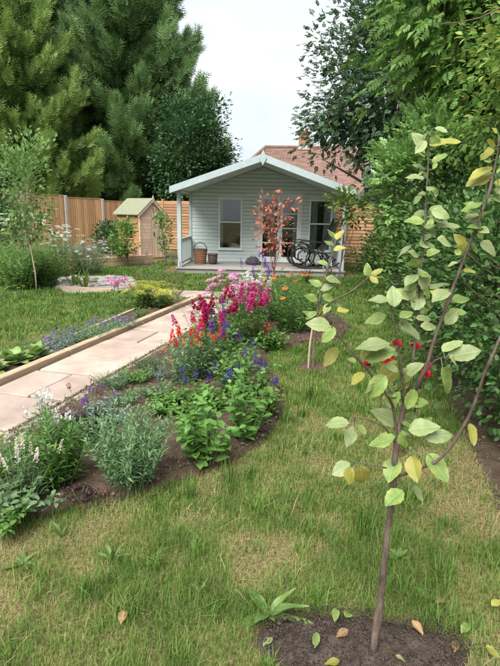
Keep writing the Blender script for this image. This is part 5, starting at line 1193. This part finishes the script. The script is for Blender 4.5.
addl(Z3, [(265, 150, 372, 128, 'y'), (256, 160, 206, 106, 'p'), (250, 232, 212, 208, 'p'), (246, 262, 186, 248, 'p'), (260, 262, 238, 238, 'g'), (260, 376, 212, 386, 'p'), (264, 370, 308, 350, 'p'), (275, 370, 334, 384, 'p'), (250, 402, 178, 412, 'g'),
          (246, 432, 284, 414, 'g'), (240, 470, 270, 440, 'p'), (476, 226, 393, 252, 'y'), (476, 240, 388, 294, 'y'), (482, 168, 428, 190, 'y'), (492, 165, 458, 154, 'g'), (442, 340, 383, 362, 'g'), (430, 382, 386, 386, 'p'), (492, 110, 470, 94, 'y'), (494, 320, 450, 330, 'p'),
          (268, 120, 300, 145, 'g'), (262, 110, 240, 130, 'g'), (488, 260, 500, 300, 'g'), (440, 430, 400, 410, 'g'), (380, 500, 400, 530, 'y'), (255, 300, 285, 290, 'p'), (256, 310, 225, 318, 'g')])
ra = random.Random(21)
def along(P, k, ln, kinds):                     # more leaves set alternately along a stem (photo pixels)
    for i in range(k):
        u = (i + ra.random()) / k * (len(P) - 1); j = min(int(u), len(P) - 2); f = u - j
        bx = P[j][0] + (P[j + 1][0] - P[j][0]) * f; by = P[j][1] + (P[j + 1][1] - P[j][1]) * f
        sd = ra.choice((-1, 1)); an = ra.uniform(-1.25, 1.0); l_ = ln * ra.uniform(.5, 1.25)
        lv.append(((bx + sd * 4, by - 1), (bx + sd * (4 + l_ * math.cos(an)), by + l_ * math.sin(an)), ra.uniform(-.05, .03), ra.choice(kinds), ra.uniform(.95, 1.2)))
along([(431, 128), (428, 165), (424, 230), (420, 280), (416, 330)], 30, 15, 'gggpp'); along([(499, 135), (490, 190), (464, 258), (440, 325)], 26, 17, 'gggpy'); along([(392, 303), (402, 365), (404, 405)], 8, 17, 'gpp')
along([(398, 420), (396, 460)], 5, 18, 'gpy'); along([(352, 352), (386, 398)], 4, 16, 'gpy')
apple = leafed_tree('young_apple_tree', 'young apple tree with bare brown stem and pale yellowing leaves in dark soil', 'tree', tb, stems, lv, AL, M['apple_bark'])
# red tinged shoots at the top of the middle stem
sp = G(313, 371)
dS = 4.77
sst = [([sp, S(314, 340, dS), S(318, 308, dS), S(323, 285, dS), S(330, 262, dS), S(336, 240, dS)], .014, .005),
       ([S(317, 318, dS), S(330, 303, dS - .1), S(347, 294, dS - .2), S(360, 285, dS - .25), S(371, 275, dS - .3)], .010, .006),
       ([S(318, 308, dS), S(326, 300, dS), S(331, 312, dS)], .005, .003)]
sl_ = []
for b, tp, k in [((322, 286), (308, 281), 'g'), ((320, 290), (334, 284), 'p'), ((318, 300), (303, 296), 'g'), ((322, 296), (336, 300), 'g'), ((317, 312), (305, 318), 'g'), ((318, 305), (326, 318), 'y'), ((325, 278), (342, 281), 'p'), ((316, 318), (302, 312), 'g'), ((330, 303), (324, 315), 'g'),
                 ((336, 300), (345, 308), 'p'), ((371, 276), (383, 268), 'y'), ((370, 276), (378, 284), 'y'), ((369, 277), (366, 264), 'g'), ((372, 275), (386, 276), 'g'), ((328, 265), (318, 260), 'g'), ((333, 250), (345, 246), 'y'), ((334, 246), (324, 240), 'g'), ((336, 240), (342, 228), 'y'), ((336, 241), (328, 228), 'g')]:
    sl_.append((b, tp, random.uniform(-.05, .05), k, 1.0))
leafed_tree('staked_sapling', 'thin dark sapling with a side branch tied to a stake in a soil ring', 'tree', sp, sst, sl_, AL, M['bark'], seed=9)
t = thing('sapling_stake', 'thin pale wooden stake beside the dark sapling', 'stake', G(308, 371)); obj('stake', MB().tube([(0, 0, 0), (.004, 0, .25), (.03, .02, .50)], [.009, .009, .008], 6).mesh('stake', M['stake']), None, t)

# ---- fallen leaves, lawn weeds
fl = [((336, 608), 'g', 'green fallen leaf at the back edge of the dark soil'), ((346, 617), 'g', 'long green fallen leaf lying on the dark soil'), ((317, 632), 'g', 'fresh green fallen leaf flat on the dark soil beside the trunk'), ((348, 629), 'b', 'brown curled fallen leaf near the trunk foot'),
      ((412, 620), 'b', 'brown and green fallen leaf where soil meets grass'), ((468, 623), 'g', 'pale green fallen leaf in the grass right of the soil'), ((456, 640), 'b', 'reddish brown fallen leaf in the grass'), ((486, 645), 'y', 'large yellow fallen leaf in the grass'), ((492, 606), 'y', 'yellow fallen leaf in straw under the hedge'),
      ((124, 610), 'b', 'brown fallen leaf in the open lawn'), ((272, 637), 'p', 'round pale fallen leaf at the tip of the dock weed'), ((340, 660), 'y', 'yellow fallen leaf at the trunk foot'), ((395, 655), 'p', 'small white fallen leaf on the dark soil'), ((300, 345), 'b', 'dead brown leaf on the far lawn'), ((250, 540), 'b', 'small brown leaf near the centre of the lawn'), ((445, 600), 'b', 'dry brown leaf beside the hedge straw')]
for i, (p, k, lab) in enumerate(fl):
    q = G(p[0], p[1], .066 if i in (0, 1, 2, 3, 4, 11, 12) else .042); o = obj('fallen_leaf', AL[k][i % 4], None, None, q); s = .055 if i not in (12, 13, 14) else .035
    o.scale = (s, s, s); o.rotation_euler = (rs.uniform(-.25, .25), rs.uniform(-.25, .25), rs.uniform(0, 6.28)); tag(o, lab, 'leaf', 'fallen leaves')
WL = [big_leaf(M['weed_leaf'], w, c, i, .0, .3) for i, (w, c) in enumerate(((.12, -.3), (.15, -.42), (.10, -.2)))]
def weed(label, base, n, L, seed, w=1.0, el=(15, 60)):
    g = random.Random(seed); b = G(*base); t = thing('lawn_weed', label, 'weed', b)
    for i in range(n):
        a = i * 2.4 + g.uniform(-.4, .4); e = R(g.uniform(*el)); s = L * g.uniform(.6, 1.1)
        z = Vector((math.cos(a) * math.cos(e), math.sin(a) * math.cos(e), math.sin(e))); x = z.cross(Vector((0, 0, 1))).normalized(); y = x.cross(z)
        o = obj('leaf', WL[i % 3], None, t); o.matrix_basis = Matrix.Translation((0, 0, .008)) @ Matrix((x, z, y)).transposed().to_4x4() @ Matrix.Diagonal((s * w, s, s, 1))
weed('dock weed with long strap leaves at the left side of the dark soil', (268, 618), 9, .17, 1, 1.0, (10, 55))
weed('small fresh green weed alone in the open lawn', (155, 566), 6, .05, 2, 2.2)
weed('plantain rosette with grey green leaves at the left of the lawn', (22, 566), 8, .09, 3, 1.2, (10, 40))
weed('upright narrow leaved weed in the left part of the lawn', (112, 564), 6, .12, 4, .6, (50, 80))
weed('thin upright weed in the lawn near the bed corner', (62, 540), 4, .10, 5, .7, (50, 80))
weed('weed with small leaves at the foot of the apple stem', (398, 560), 9, .06, 6, 2.0, (20, 70))
weed('broad leaved weed in the grass beside the right branch', (425, 600), 5, .07, 7, 1.6)
weed('narrow weed standing in grass in front of the dock weed', (200, 596), 4, .08, 8, .7, (50, 80))
